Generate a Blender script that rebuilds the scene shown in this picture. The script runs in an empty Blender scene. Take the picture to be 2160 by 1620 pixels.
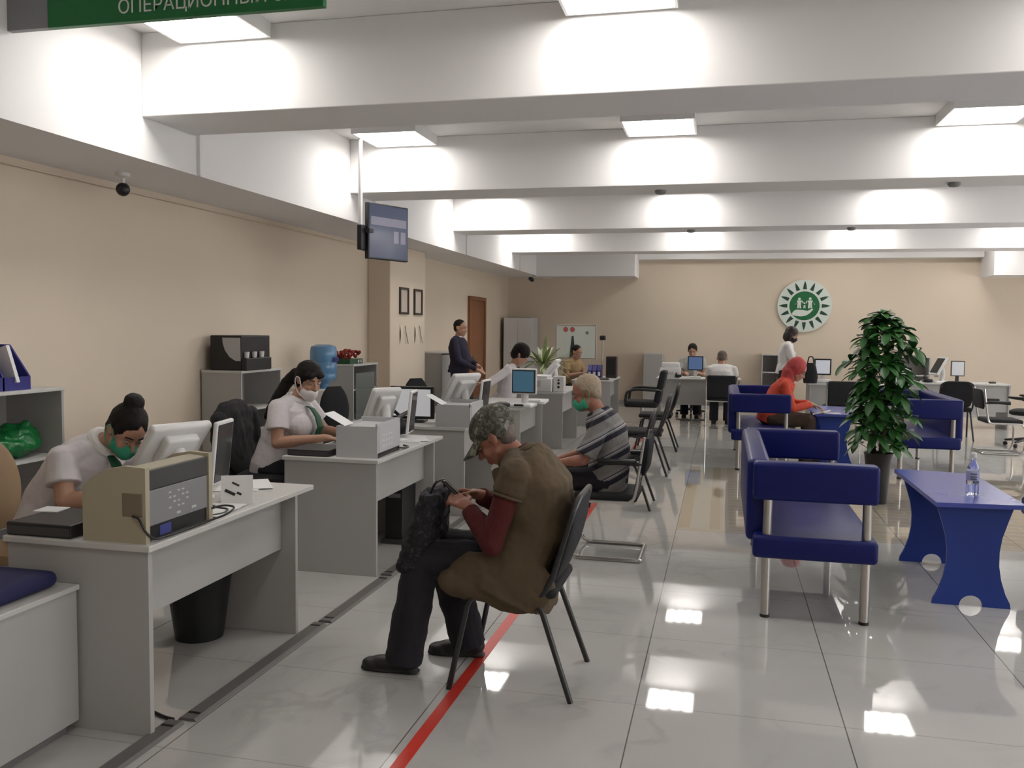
import bpy, bmesh, math, random
from mathutils import Vector as V, Matrix as M
random.seed(7)
PI = math.pi
SC = bpy.context.scene
COL = SC.collection
R = math.radians

# ------------------------------------------------------------------ helpers
def frame(d, up=(0, 0, 1)):
    """right/up/forward frame whose z axis is d"""
    z = V(d).normalized()
    u = V(up)
    if abs(z.dot(u)) > .98: u = V((1, 0, 0))
    x = u.cross(z).normalized()
    y = z.cross(x)
    return M((x, y, z)).transposed()

class MB:
    def __init__(s): s.bm = bmesh.new()
    def box(s, c, d, rot=None, bev=0., seg=2):
        m = M.Translation(V(c)) @ (rot.to_4x4() if rot else M.Identity(4)) @ M.Diagonal((d[0], d[1], d[2], 1))
        r = bmesh.ops.create_cube(s.bm, size=1, matrix=m)
        if bev > 0:
            es = list({e for v in r['verts'] for e in v.link_edges})
            bmesh.ops.bevel(s.bm, geom=es, offset=min(bev, .49 * min(d)), segments=seg, affect='EDGES', profile=.5)
        return s
    def b2(s, lo, hi, bev=0., seg=2):
        return s.box([(a + b) / 2 for a, b in zip(lo, hi)], [abs(b - a) for a, b in zip(lo, hi)], None, bev, seg)
    def ring(s, c, F, rx, ry, n, p=2.):
        o = []
        for i in range(n):
            a = 2 * PI * i / n
            ca, sa = math.cos(a), math.sin(a)
            x = math.copysign(abs(ca) ** (2 / p), ca) * rx
            y = math.copysign(abs(sa) ** (2 / p), sa) * ry
            o.append(s.bm.verts.new(V(c) + F @ V((x, y, 0))))
        return o
    def skin(s, rings, cap0=True, cap1=True, closed=False):
        n = len(rings[0])
        prs = list(zip(rings, rings[1:]))
        if closed: prs.append((rings[-1], rings[0]))
        for a, b in prs:
            for i in range(n):
                j = (i + 1) % n
                s.bm.faces.new((a[i], a[j], b[j], b[i]))
        if not closed:
            if cap0: s.bm.faces.new(list(reversed(rings[0])))
            if cap1: s.bm.faces.new(rings[-1])
        return s
    def cyl(s, p0, p1, r0, r1=None, n=16):
        r1 = r0 if r1 is None else r1
        p0, p1 = V(p0), V(p1)
        F = frame(p1 - p0)
        return s.skin([s.ring(p0, F, r0, r0, n), s.ring(p1, F, r1, r1, n)])
    def cap(s, p0, p1, r0, r1=None, n=12):
        """tapered capsule"""
        r1 = r0 if r1 is None else r1
        p0, p1 = V(p0), V(p1)
        d = p1 - p0
        if d.length < 1e-6: d = V((0, 0, 1e-5))
        F = frame(d)
        z = d.normalized()
        rs = []
        for a in (-80, -50, -20): rs.append(s.ring(p0 + z * r0 * math.sin(R(a)), F, r0 * math.cos(R(a)), r0 * math.cos(R(a)), n))
        for a in (20, 50, 80): rs.append(s.ring(p1 + z * r1 * math.sin(R(a)), F, r1 * math.cos(R(a)), r1 * math.cos(R(a)), n))
        return s.skin(rs)
    def caps(s, pts, rs, n=12):
        for i in range(len(pts) - 1): s.cap(pts[i], pts[i + 1], rs[i], rs[i + 1], n)
        return s
    def tube(s, pts, r, n=10, fil=0., closed=False, k=5):
        pts = [V(p) for p in pts]
        if fil > 0:
            o = []
            N = len(pts)
            for i, p in enumerate(pts):
                if not closed and i in (0, N - 1): o.append(p); continue
                a, b = pts[i - 1] - p, pts[(i + 1) % N] - p
                f = min(fil, a.length * .49, b.length * .49)
                A, B_ = p + a.normalized() * f, p + b.normalized() * f
                for t in range(k + 1):
                    t /= k
                    o.append(A * (1 - t) ** 2 + p * 2 * t * (1 - t) + B_ * t * t)
            pts = o
        N = len(pts)
        rings = []
        F = None
        for i, p in enumerate(pts):
            a = pts[i - 1] if (i > 0 or closed) else p
            b = pts[(i + 1) % N] if (i < N - 1 or closed) else p
            d = (b - a)
            if d.length < 1e-7: d = V((0, 0, 1))
            if F is None: F = frame(d)
            else:
                z = d.normalized()
                x = F.col[0] - z * F.col[0].dot(z)
                x.normalize()
                F = M((x, z.cross(x), z)).transposed()
            rr = r[i] if isinstance(r, (list, tuple)) else r
            rings.append(s.ring(p, F, rr, rr, n))
        return s.skin(rings, closed=closed)
    def lathe(s, prof, c=(0, 0, 0), n=24):
        I = M.Identity(3)
        return s.skin([s.ring(V(c) + V((0, 0, z)), I, max(r, 1e-4), max(r, 1e-4), n) for r, z in prof])
    def ell(s, c, r, F=None, n=16, m=10):
        F = F or M.Identity(3)
        rs = []
        for i in range(m):
            a = -PI / 2 + PI * (i + .5) / m
            rs.append(s.ring(V(c) + F @ V((0, 0, r[2] * math.sin(a))), F, r[0] * math.cos(a), r[1] * math.cos(a), n))
        return s.skin(rs)
    def loft(s, secs, n=20, p=2.3):
        """secs: (centre, side vector, front vector)"""
        rs = []
        for c, a, b in secs:
            o = []
            for i in range(n):
                t = 2 * PI * i / n
                ca, sa = math.cos(t), math.sin(t)
                o.append(s.bm.verts.new(V(c) + V(a) * math.copysign(abs(ca) ** (2 / p), ca) + V(b) * math.copysign(abs(sa) ** (2 / p), sa)))
            rs.append(o)
        return s.skin(rs)
    def prism(s, poly, h, m=None):
        """polygon in the xy plane extruded to z=h, moved by m"""
        m = m or M.Identity(4)
        a = [s.bm.verts.new(m @ V((x, y, 0))) for x, y in poly]
        b = [s.bm.verts.new(m @ V((x, y, h))) for x, y in poly]
        n = len(poly)
        s.bm.faces.new(list(reversed(a))); s.bm.faces.new(b)
        for i in range(n): s.bm.faces.new((a[i], a[(i + 1) % n], b[(i + 1) % n], b[i]))
        return s
    def quad(s, pts):
        s.bm.faces.new([s.bm.verts.new(V(p)) for p in pts]); return s
    def put(s, name, mat, parent=None, smooth=True, ang=35):
        bmesh.ops.recalc_face_normals(s.bm, faces=s.bm.faces[:])
        me = bpy.data.meshes.new(name)
        s.bm.to_mesh(me); s.bm.free()
        if smooth:
            me.shade_smooth(); me.set_sharp_from_angle(angle=R(ang))
        o = bpy.data.objects.new(name, me)
        me.materials.append(mat)
        COL.objects.link(o)
        if parent is not None: o.parent = parent
        return o
    def blob(s, name, mat, parent, vox, it=4, folds=0., fs=.12):
        o = s.put(name, mat, parent, smooth=True, ang=180)
        r = o.modifiers.new('remesh', 'REMESH'); r.mode = 'VOXEL'; r.voxel_size = vox; r.use_smooth_shade = True
        if it:
            q = o.modifiers.new('smooth', 'SMOOTH'); q.factor = .5; q.iterations = it
        if folds:
            t = bpy.data.textures.new('folds', 'CLOUDS'); t.noise_scale = fs; t.noise_depth = 2
            d = o.modifiers.new('folds', 'DISPLACE'); d.texture = t; d.strength = folds; d.mid_level = .5; d.texture_coords = 'LOCAL'
        return o

def Rz(a): return M.Rotation(R(a), 3, 'Z')
def Ry(a): return M.Rotation(R(a), 3, 'Y')
def Rx(a): return M.Rotation(R(a), 3, 'X')

def tag(o, label, cat, group=None):
    o['label'] = label; o['category'] = cat
    if group: o['group'] = group
    return o
def thing(name, label, cat, loc=(0, 0, 0), rz=0., group=None):
    o = bpy.data.objects.new(name, None)
    o.empty_display_size = .1
    COL.objects.link(o)
    o.location = loc; o.rotation_euler = (0, 0, R(rz))
    return tag(o, label, cat, group)
def kids(o): return [c for c in bpy.data.objects if c.parent is o]
def dup(root, loc, rz, label, group=None):
    def cp(o, par):
        c = o.copy(); COL.objects.link(c)
        if par is not None: c.parent = par
        for k in kids(o): cp(k, c)
        return c
    r = cp(root, None)
    r.location = loc; r.rotation_euler = (0, 0, R(rz)); r['label'] = label
    if group: r['group'] = group
    return r
def struct(o): o['kind'] = 'structure'; return o
def text(parent, name, body, mat, size, m, ext=.001, align='CENTER'):
    cu = bpy.data.curves.new(name, 'FONT'); cu.body = body; cu.size = size; cu.extrude = ext
    cu.align_x = align; cu.align_y = 'CENTER'
    t = bpy.data.objects.new(name + '_c', cu); COL.objects.link(t)
    dg = bpy.context.evaluated_depsgraph_get()
    me = bpy.data.meshes.new_from_object(t.evaluated_get(dg))
    bpy.data.objects.remove(t); bpy.data.curves.remove(cu)
    me.transform(m)
    me.materials.clear(); me.materials.append(mat)
    o = bpy.data.objects.new(name, me); COL.objects.link(o)
    if parent is not None: o.parent = parent
    return o

# ------------------------------------------------------------------ materials
def new_mat(name):
    m = bpy.data.materials.new(name); m.use_nodes = True
    nt = m.node_tree
    return m, nt, nt.nodes['Principled BSDF']
def mat(name, c, rough=.5, metal=0., var=.06, vs=8., bump=0., bs=60., spec=.5, trans=0., coat=0., emis=None, es=0.):
    m, nt, b = new_mat(name)
    N, L = nt.nodes, nt.links
    tc = N.new('ShaderNodeTexCoord')
    nz = N.new('ShaderNodeTexNoise'); nz.inputs['Scale'].default_value = vs; nz.inputs['Detail'].default_value = 4
    L.new(tc.outputs['Object'], nz.inputs['Vector'])
    mx = N.new('ShaderNodeMix'); mx.data_type = 'RGBA'
    mx.inputs[6].default_value = [x * (1 - var) for x in c] + [1]
    mx.inputs[7].default_value = [min(1, x * (1 + var)) for x in c] + [1]
    L.new(nz.outputs['Fac'], mx.inputs[0]); L.new(mx.outputs[2], b.inputs['Base Color'])
    b.inputs['Roughness'].default_value = rough; b.inputs['Metallic'].default_value = metal
    b.inputs['Specular IOR Level'].default_value = spec
    if trans: b.inputs['Transmission Weight'].default_value = trans
    if coat: b.inputs['Coat Weight'].default_value = coat
    if emis: b.inputs['Emission Color'].default_value = (*emis, 1); b.inputs['Emission Strength'].default_value = es
    if bump:
        n2 = N.new('ShaderNodeTexNoise'); n2.inputs['Scale'].default_value = bs; n2.inputs['Detail'].default_value = 3
        L.new(tc.outputs['Object'], n2.inputs['Vector'])
        bp = N.new('ShaderNodeBump'); bp.inputs['Strength'].default_value = bump; bp.inputs['Distance'].default_value = .01
        L.new(n2.outputs['Fac'], bp.inputs['Height']); L.new(bp.outputs['Normal'], b.inputs['Normal'])
    return m

def floor_mat():
    m, nt, b = new_mat('polished_tiles')
    N, L = nt.nodes, nt.links
    def math_(op, a, c=None, cl=False):
        n = N.new('ShaderNodeMath'); n.operation = op; n.use_clamp = cl
        for i, x in enumerate((a, c)):
            if x is None: continue
            if isinstance(x, (int, float)): n.inputs[i].default_value = x
            else: L.new(x, n.inputs[i])
        return n.outputs[0]
    def mix(f, a, c):
        n = N.new('ShaderNodeMix'); n.data_type = 'RGBA'
        if isinstance(f, (int, float)): n.inputs[0].default_value = f
        else: L.new(f, n.inputs[0])
        for i, x in ((6, a), (7, c)):
            if isinstance(x, tuple): n.inputs[i].default_value = (*x, 1)
            else: L.new(x, n.inputs[i])
        return n.outputs[2]
    tc = N.new('ShaderNodeTexCoord'); sp = N.new('ShaderNodeSeparateXYZ'); L.new(tc.outputs['Object'], sp.inputs[0])
    X, Y = sp.outputs[0], sp.outputs[1]
    s = .8196
    fx = math_('ABSOLUTE', math_('SUBTRACT', math_('FRACT', math_('ADD', math_('DIVIDE', math_('SUBTRACT', X, -1.133), s), .5)), .5))
    fy = math_('ABSOLUTE', math_('SUBTRACT', math_('FRACT', math_('ADD', math_('DIVIDE', math_('SUBTRACT', Y, 3.571), s), .5)), .5))
    jx = math_('LESS_THAN', fx, .0032); jy = math_('LESS_THAN', fy, .0025)
    # marble veins
    wv = N.new('ShaderNodeTexNoise'); wv.inputs['Scale'].default_value = 1.6; wv.inputs['Detail'].default_value = 8; wv.inputs['Distortion'].default_value = 1.2
    L.new(tc.outputs['Object'], wv.inputs['Vector'])
    vein = math_('SUBTRACT', 1, math_('MULTIPLY', math_('ABSOLUTE', math_('SUBTRACT', wv.outputs['Fac'], .5)), 22), True)
    cl = N.new('ShaderNodeTexNoise'); cl.inputs['Scale'].default_value = 1.1; cl.inputs['Detail'].default_value = 5
    L.new(tc.outputs['Object'], cl.inputs['Vector'])
    veinm = math_('MULTIPLY', vein, math_('SUBTRACT', math_('MULTIPLY', cl.outputs['Fac'], 3), 1.35, True))
    base = mix(cl.outputs['Fac'], (.50, .49, .47), (.42, .41, .395))
    base = mix(math_('MULTIPLY', veinm, .5), base, (.2, .2, .2))
    # beige inlay panel in the middle of the hall
    def between(v, a, c): return math_('MULTIPLY', math_('GREATER_THAN', v, a), math_('LESS_THAN', v, c))
    area = math_('MULTIPLY', between(X, -.313, 3.78), between(Y, 6.85, 10.127))
    br = N.new('ShaderNodeTexBrick'); br.inputs['Scale'].default_value = 1
    br.inputs['Brick Width'].default_value = .52; br.inputs['Row Height'].default_value = .14
    br.inputs['Mortar Size'].default_value = .012
    br.inputs['Color1'].default_value = (.40, .34, .24, 1); br.inputs['Color2'].default_value = (.34, .30, .245, 1); br.inputs['Mortar'].default_value = (.44, .41, .35, 1)
    L.new(tc.outputs['Object'], br.inputs['Vector'])
    ex = math_('ADD', X, .313)
    st = mix(between(ex, .1, .25), br.outputs['Color'], (.44, .43, .375))
    st = mix(between(ex, 0, .1), st, (.38, .31, .205))
    st = mix(between(ex, .25, .33), st, (.36, .30, .21))
    st = mix(between(ex, .33, .40), st, (.43, .40, .35))
    st = mix(between(Y, 6.85, 6.95), st, (.43, .395, .32))
    st = mix(.30, st, (.34, .31, .27))
    base = mix(area, base, st)
    jy2 = math_('MULTIPLY', jy, math_('SUBTRACT', 1, area))
    base = mix(math_('MULTIPLY', jx, .9), base, (.1, .095, .09))
    base = mix(math_('MULTIPLY', jy2, .55), base, (.16, .155, .15))
    L.new(base, b.inputs['Base Color'])
    b.inputs['Roughness'].default_value = .03
    b.inputs['Specular IOR Level'].default_value = .62
    rn = N.new('ShaderNodeTexNoise'); rn.inputs['Scale'].default_value = 2.2
    L.new(tc.outputs['Object'], rn.inputs['Vector'])
    bp = N.new('ShaderNodeBump'); bp.inputs['Strength'].default_value = .015; bp.inputs['Distance'].default_value = .02
    L.new(rn.outputs['Fac'], bp.inputs['Height']); L.new(bp.outputs['Normal'], b.inputs['Normal'])
    return m

def stripe_mat(name, stops, per, kx=0., kz=1., rough=.8, off=0.):
    """woven stripes; stops = [(pos, colour)] constant ramp over one period"""
    m, nt, b = new_mat(name)
    N, L = nt.nodes, nt.links
    tc = N.new('ShaderNodeTexCoord'); vm = N.new('ShaderNodeVectorMath'); vm.operation = 'DOT_PRODUCT'
    L.new(tc.outputs['Object'], vm.inputs[0]); vm.inputs[1].default_value = (kx, 0, kz)
    a = N.new('ShaderNodeMath'); a.operation = 'MULTIPLY_ADD'; L.new(vm.outputs['Value'], a.inputs[0]); a.inputs[1].default_value = 1 / per; a.inputs[2].default_value = off
    f = N.new('ShaderNodeMath'); f.operation = 'FRACT'; L.new(a.outputs[0], f.inputs[0])
    r = N.new('ShaderNodeValToRGB'); r.color_ramp.interpolation = 'CONSTANT'
    e = r.color_ramp.elements
    while len(e) < len(stops): e.new(.5)
    for i, (p, c) in enumerate(stops): e[i].position = p; e[i].color = (*c, 1)
    L.new(f.outputs[0], r.inputs[0]); L.new(r.outputs[0], b.inputs['Base Color'])
    b.inputs['Roughness'].default_value = rough
    return m
def camo_mat(name, cols, sc):
    m, nt, b = new_mat(name)
    N, L = nt.nodes, nt.links
    tc = N.new('ShaderNodeTexCoord'); nz = N.new('ShaderNodeTexNoise'); nz.inputs['Scale'].default_value = sc; nz.inputs['Detail'].default_value = 2
    L.new(tc.outputs['Object'], nz.inputs['Vector'])
    r = N.new('ShaderNodeValToRGB'); r.color_ramp.interpolation = 'CONSTANT'
    e = r.color_ramp.elements
    ps = (0, .44, .52, .6)
    while len(e) < 4: e.new(.5)
    for i in range(4): e[i].position = ps[i]; e[i].color = (*cols[i], 1)
    L.new(nz.outputs['Fac'], r.inputs[0]); L.new(r.outputs[0], b.inputs['Base Color']); b.inputs['Roughness'].default_value = .85
    return m
def lamp_mat(strength):
    m, nt, b = new_mat('lamp_diffuser')
    N, L = nt.nodes, nt.links
    b.inputs['Base Color'].default_value = (.9, .9, .9, 1)
    tc = N.new('ShaderNodeTexCoord'); sp = N.new('ShaderNodeSeparateXYZ'); L.new(tc.outputs['Object'], sp.inputs[0])
    a = N.new('ShaderNodeMath'); a.operation = 'MULTIPLY_ADD'; L.new(sp.outputs[0], a.inputs[0]); a.inputs[1].default_value = 1 / .145; a.inputs[2].default_value = .5
    f = N.new('ShaderNodeMath'); f.operation = 'PINGPONG'; L.new(a.outputs[0], f.inputs[0]); f.inputs[1].default_value = .5
    g = N.new('ShaderNodeMapRange'); L.new(f.outputs[0], g.inputs[0])
    g.inputs[1].default_value = .15; g.inputs[2].default_value = .5; g.inputs[3].default_value = strength * 1.9; g.inputs[4].default_value = strength * .45
    b.inputs['Emission Color'].default_value = (1, .965, .925, 1)
    L.new(g.outputs[0], b.inputs['Emission Strength'])
    return m

CREAM = mat('cream_wall_paint', (.70, .595, .475), .75, var=.03, vs=2, bump=.03, bs=90)
WHITE = mat('white_ceiling_paint', (.84, .825, .815), .8, var=.02, vs=2, bump=.02, bs=70)
FLOOR = floor_mat()
GREY = mat('grey_laminate', (.42, .41, .395), .45, var=.04, vs=5, bump=.01)
GREYT = mat('pale_grey_worktop', (.56, .55, .53), .38, var=.03, vs=5)
GREYD = mat('dark_grey_interior', (.17, .17, .165), .6)
BLACK = mat('black_plastic', (.012, .012, .013), .4)
BFAB = mat('black_fabric', (.012, .012, .014), .85, var=.3, vs=60, bump=.2, bs=300)
BMET = mat('black_powder_coated_steel', (.012, .012, .013), .35, spec=.6)
CHROME = mat('chrome_steel', (.62, .61, .59), .2, 1., var=.03)
BSTEEL = mat('brushed_steel', (.5, .48, .45), .32, 1., var=.05)
BLUE = mat('blue_leatherette', (.005, .010, .115), .40, spec=.28, var=.12, vs=4, bump=.08, bs=25)
TBLUE = mat('glossy_blue_laminate', (.055, .085, .42), .22, var=.03, spec=.6)  # table top, base colour lightened to stand for the ceiling's reflection
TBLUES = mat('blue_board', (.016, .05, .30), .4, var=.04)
BEIGE = mat('beige_plastic', (.40, .36, .26), .5, var=.04)
WPLA = mat('white_plastic', (.72, .71, .70), .35, var=.02)
LGREY = mat('light_grey_plastic', (.50, .50, .51), .45, var=.03)
MGREY = mat('mid_grey_plastic', (.23, .23, .235), .45, var=.03)
DGREY = mat('charcoal_plastic', (.05, .05, .05), .5)
GLASSD = mat('dark_screen_glass', (.02, .022, .025), .08, var=.02)
PAPER = mat('white_paper', (.75, .74, .74), .8, var=.02)
INK = mat('black_ink', (.02, .02, .02), .7)
SCRB = mat('lit_blue_screen', (.02, .05, .08), .15, emis=(.075, .165, .235), es=.30, var=.02)
SCRB2 = mat('lit_dim_blue_screen', (.02, .05, .10), .15, emis=(.13, .20, .38), es=.30, var=.02)
SCRW = mat('lit_white_screen', (.3, .3, .3), .2, emis=(.9, .9, .92), es=.21, var=.02)
SCRT = mat('lit_dark_tv_screen', (.02, .022, .03), .12, emis=(.05, .06, .10), es=.55, var=.02)
SCRT2 = mat('lit_grey_tv_band', (.05, .05, .06), .12, emis=(.16, .15, .19), es=.6, var=.02)
REDT = mat('red_tape', (.55, .035, .02), .35, var=.08)
CABLEC = mat('grey_cable_cover', (.13, .12, .115), .5, var=.1)
WOOD = mat('brown_door_veneer', (.24, .095, .038), .45, var=.15, vs=12)
SGREEN = mat('green_sign_board', (.010, .17, .04), .5, var=.03)
SGREY = mat('grey_sign_board', (.26, .26, .265), .5)
SWHITE = mat('white_sign_letters', (.75, .78, .74), .6)
LGREEN = mat('emblem_green', (.008, .13, .04), .45)
LDARK = mat('emblem_dark_green', (.012, .055, .035), .5)
LWHITE = mat('emblem_white', (.66, .72, .66), .5)
TAN = mat('tan_leather', (.30, .20, .11), .5, var=.08, bump=.06, bs=30)
GBAG = mat('green_plastic_bag', (.005, .15, .035), .3, var=.2, bump=.5, bs=18)
FBLUE = mat('blue_plastic', (.018, .018, .18), .4)
CLEAR = mat('clear_plastic', (.85, .88, .95), .06, trans=.92, spec=.5, var=.01)
WBLUE = mat('blue_water_bottle_plastic', (.16, .36, .62), .15, var=.05, trans=.35)
LEAF = mat('glossy_leaf', (.032, .125, .026), .4, var=.45, vs=6)
LEAF2 = mat('pale_striped_leaf', (.30, .36, .15), .4, var=.5, vs=14)
BARK = mat('brown_stem', (.06, .045, .03), .8)
REDF = mat('red_petals', (.28, .03, .02), .7, var=.5, vs=25)
SKIN = mat('skin', (.46, .255, .17), .5, var=.06, vs=20)
SKINR = mat('ruddy_skin', (.34, .145, .095), .5, var=.12, vs=18)
HAIRB = mat('black_hair', (.010, .008, .007), .62, spec=.22, var=.4, vs=40, bump=.4, bs=120)
HAIRG = mat('grey_fair_hair', (.38, .30, .21), .6, var=.25, vs=50, bump=.4, bs=120)
HAIRS = mat('short_grey_hair', (.13, .10, .085), .7, var=.3, vs=60, bump=.3, bs=150)
MASKG = mat('green_mask_cloth', (.045, .36, .22), .75, bump=.25, bs=35)
MASKW = mat('white_mask_cloth', (.78, .74, .74), .75, bump=.2, bs=35)
SHIRT = mat('white_shirt_cloth', (.66, .62, .63), .85, var=.05, vs=10, bump=.12, bs=45)
SHIRT2 = mat('bright_white_shirt_cloth', (.74, .72, .70), .85, var=.04, bump=.1, bs=45)
TIEG = mat('green_tie_silk', (.008, .075, .03), .5, var=.25, vs=30)
KHAKI = mat('khaki_vest_cloth', (.092, .063, .034), .9, var=.18, vs=9, bump=.25, bs=40)
WINE = mat('dark_red_knit', (.07, .006, .006), .9, var=.2, bump=.3, bs=160)
NAVY = mat('navy_suit_cloth', (.016, .013, .035), .85, var=.15)
DTROU = mat('dark_trouser_cloth', (.014, .013, .018), .9, var=.2, bump=.15, bs=60)
SHOE = mat('black_shoe_leather', (.012, .011, .011), .45)
ORANGE = mat('orange_hoodie_cloth', (.62, .075, .035), .8, var=.12, bump=.2, bs=50)
HOODR = mat('rose_red_hood_cloth', (.50, .075, .075), .8, var=.12, bump=.2, bs=50)
OLIVE = mat('brown_trouser_cloth', (.07, .045, .03), .9)
BAGF = camo_mat('crinkled_dark_bag', [(.008, .008, .012), (.016, .014, .02), (.008, .008, .01), (.04, .034, .04)], 48)
CAMO = camo_mat('camouflage_cloth', [(.055, .055, .04), (.12, .115, .09), (.06, .058, .045), (.22, .21, .17)], 22)
POLO = stripe_mat('striped_polo_cloth', [(0, (.19, .18, .17)), (.42, (.010, .010, .022)), (.66, (.19, .18, .17)), (.74, (.45, .44, .43)), (.78, (.06, .06, .10)), (.84, (.24, .23, .22))], .155, kx=.55, kz=1., off=.3)
EYEW = mat('eye_white', (.32, .27, .24), .3)
GLASS = mat('clear_cabinet_glass', (.55, .6, .58), .05, trans=.8, spec=.5)

# ------------------------------------------------------------------ the room
def sbox(name, lo, hi, m, bev=0.): return struct(MB().b2(lo, hi, bev).put(name, m, None, False))
sbox('floor', (-4.7, -4.1, -.1), (8.1, 18.5, 0), FLOOR)
sbox('ceiling', (-4.7, -4.1, 3.42), (8.1, 18.5, 3.54), WHITE)
sbox('wall_left', (-4.62, -4.1, 0), (-4.5, 18.5, 3.42), CREAM)
sbox('wall_back', (-4.62, 18.4, 0), (8.1, 18.52, 3.42), CREAM)
sbox('wall_right', (8.0, -4.1, 0), (8.12, 18.5, 3.42), CREAM)
for i, y in enumerate((-1.5, 2.4, 6.2, 10.0, 13.8)):                     # glowing panes added on the unseen right wall to light the room
    wn = sbox('window_%d' % (i + 1), (7.985, y, .9), (8.0, y + 2.3, 2.5), mat('added_light_pane_%d' % i, (.5, .5, .5), .1, emis=(.95, .97, 1), es=3.3))
    MB().b2((7.96, y - .06, .84), (8.0, y, 2.56)).b2((7.96, y + 2.3, .84), (8.0, y + 2.36, 2.56)).b2((7.96, y, .84), (8.0, y + 2.3, .9)).b2((7.96, y, 2.5), (8.0, y + 2.3, 2.56)).b2((7.97, y + 1.12, .9), (8.0, y + 1.18, 2.5)).put('window_frame', WPLA, wn, False)
sbox('wall_front', (-4.62, -4.12, 0), (8.1, -4.0, 3.42), CREAM)
sbox('trim_1', (-4.5, -4.0, 2.615), (-3.7, 18.4, 3.42), WHITE)          # boxed duct over the clerks
for i, y in enumerate((-1.55, 1.75, 5.08, 8.36, 11.86, 15.36)):           # ceiling beams
    sbox('trim_%d' % (i + 2), (-3.7, y, 2.89), (8.0, y + .57, 3.42), WHITE, .006)
sbox('trim_8', (-3.7, 17.5, 2.595), (-1.72, 18.4, 3.42), WHITE)
sbox('trim_9', (4.72, 17.5, 2.595), (8.0, 18.4, 3.42), WHITE)
sbox('trim_10', (-1.72, 18.15, 2.97), (4.72, 18.4, 3.42), WHITE)
sbox('trim_11', (-4.5, 10.72, 0), (-4.19, 12.1, 2.615), CREAM, .01)       # pillar
for i, y in enumerate((5.69, 8.97, 12.47, 15.97)):                        # conduits beside the beams
    sbox('trim_%d' % (i + 12), (-3.7, y, 2.615), (-3.675, y + .03, 3.42), WHITE)
struct(MB().tube([(-4.46, -3.9, 2.58), (-4.46, 4.2, 2.58), (-4.46, 4.35, 2.56), (-4.47, 10.6, 2.57)], .007, 8).put('trim_16', CREAM))
sbox('baseboard_left', (-4.5, -4, 0), (-4.485, 18.4, .07), GREY)
sbox('baseboard_back', (-4.5, 18.385, 0), (8, 18.4, .07), GREY)
d = struct(MB().b2((-4.5, 15.42, 0), (-4.47, 16.36, 2.05), .004).put('door_1', WOOD))
fr = MB()
for lo, hi in (((-4.5, 15.33, 0), (-4.45, 15.42, 2.12)), ((-4.5, 16.36, 0), (-4.45, 16.45, 2.12)), ((-4.5, 15.42, 2.05), (-4.45, 16.36, 2.12))): fr.b2(lo, hi, .004)
fr.put('door_frame', WOOD, d, False)
MB().cyl((-4.47, 15.52, 1.0), (-4.42, 15.52, 1.0), .012).cap((-4.42, 15.52, 1.0), (-4.42, 15.64, 1.0), .011).put('door_handle', BSTEEL, d)

# ------------------------------------------------------------------ lights
LAMP = lamp_mat(6.3)
def lamp0(label, x, y):
    t = thing('ceiling_light', label, 'light', (x, y, 0), 0, 'square ceiling lights between the beams')
    m = MB()
    m.b2((-.315, -.315, 3.325), (-.298, .315, 3.42)).b2((.298, -.315, 3.325), (.315, .315, 3.42))
    m.b2((-.298, -.315, 3.325), (.298, -.298, 3.42)).b2((-.298, .298, 3.325), (.298, .315, 3.42))
    m.put('lamp_frame', WPLA, t, False)
    MB().b2((-.298, -.298, 3.333), (.298, .298, 3.343)).put('diffuser', LAMP, t, False)
    return t
XS = ((-3.08, 'left'), (-.6, 'middle'), (2.05, 'right'))
L0 = lamp0('lit square ceiling light partly behind the green sign', -3.08, 4.74)
for x, y, l in ((-.6, 4.74, 'lit square ceiling light cut by the top of the photo, before the nearest beam'),
                (-3.08, 8.0, 'lit square ceiling light before second beam, nearest the hanging television'),
                (-.59, 7.98, 'middle one of the lit square lights between nearest and second beam'),
                (2.05, 8.02, 'right one of the lit square lights between nearest and second beam')):
    dup(L0, (x, y, 0), 0, l)
HID = 'square ceiling light hidden by a beam, glowing on the beam behind it'
for x, y in ((-3.1, 11.5), (-.55, 11.5), (2.1, 11.5), (-3.1, 15.0), (-.52, 15.0), (2.15, 15.0), (4.45, 15.0)):
    dup(L0, (x, y, 0), 0, HID)
OFF = 'unseen square ceiling light added to light the room'  # extra unseen lamps, added as fill for the hall
for x, y in ((4.65, 11.5), (4.65, 8.0), (2.05, 4.74), (4.65, 4.74), (-.6, 1.1), (2.05, 1.1), (4.65, 1.1), (2.05, -2.2), (6.9, 4.74), (6.9, 8.0), (6.9, 11.5), (6.9, 15.0), (-.52, 17.0), (2.15, 17.0), (4.45, 17.0), (6.9, 17.0)):
    dup(L0, (x, y, 0), 0, OFF)

# ------------------------------------------------------------------ hanging sign, television, small ceiling things
t = thing('hanging_sign', 'green and grey hanging sign with white Cyrillic letters at upper left', 'sign', (0, 4.0, 0))
MB().b2((-3.45, -.02, 3.078), (-1.90, .02, 3.30), .003).put('green_board', SGREEN, t, False)
MB().b2((-4.1, -.02, 3.078), (-3.45, .02, 3.30), .003).put('grey_board', SGREY, t, False)
text(t, 'lettering', 'ОПЕРАЦИОННЫЙ ЗАЛ', SWHITE, .096, M.Translation((-2.50, -.0205, 3.148)) @ M.Rotation(PI / 2, 4, 'X'), .001)
for x in (-3.6, -2.0): MB().cyl((x, 0, 3.30), (x, 0, 3.42), .004).put('hanger_rod', BSTEEL, t)

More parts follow.
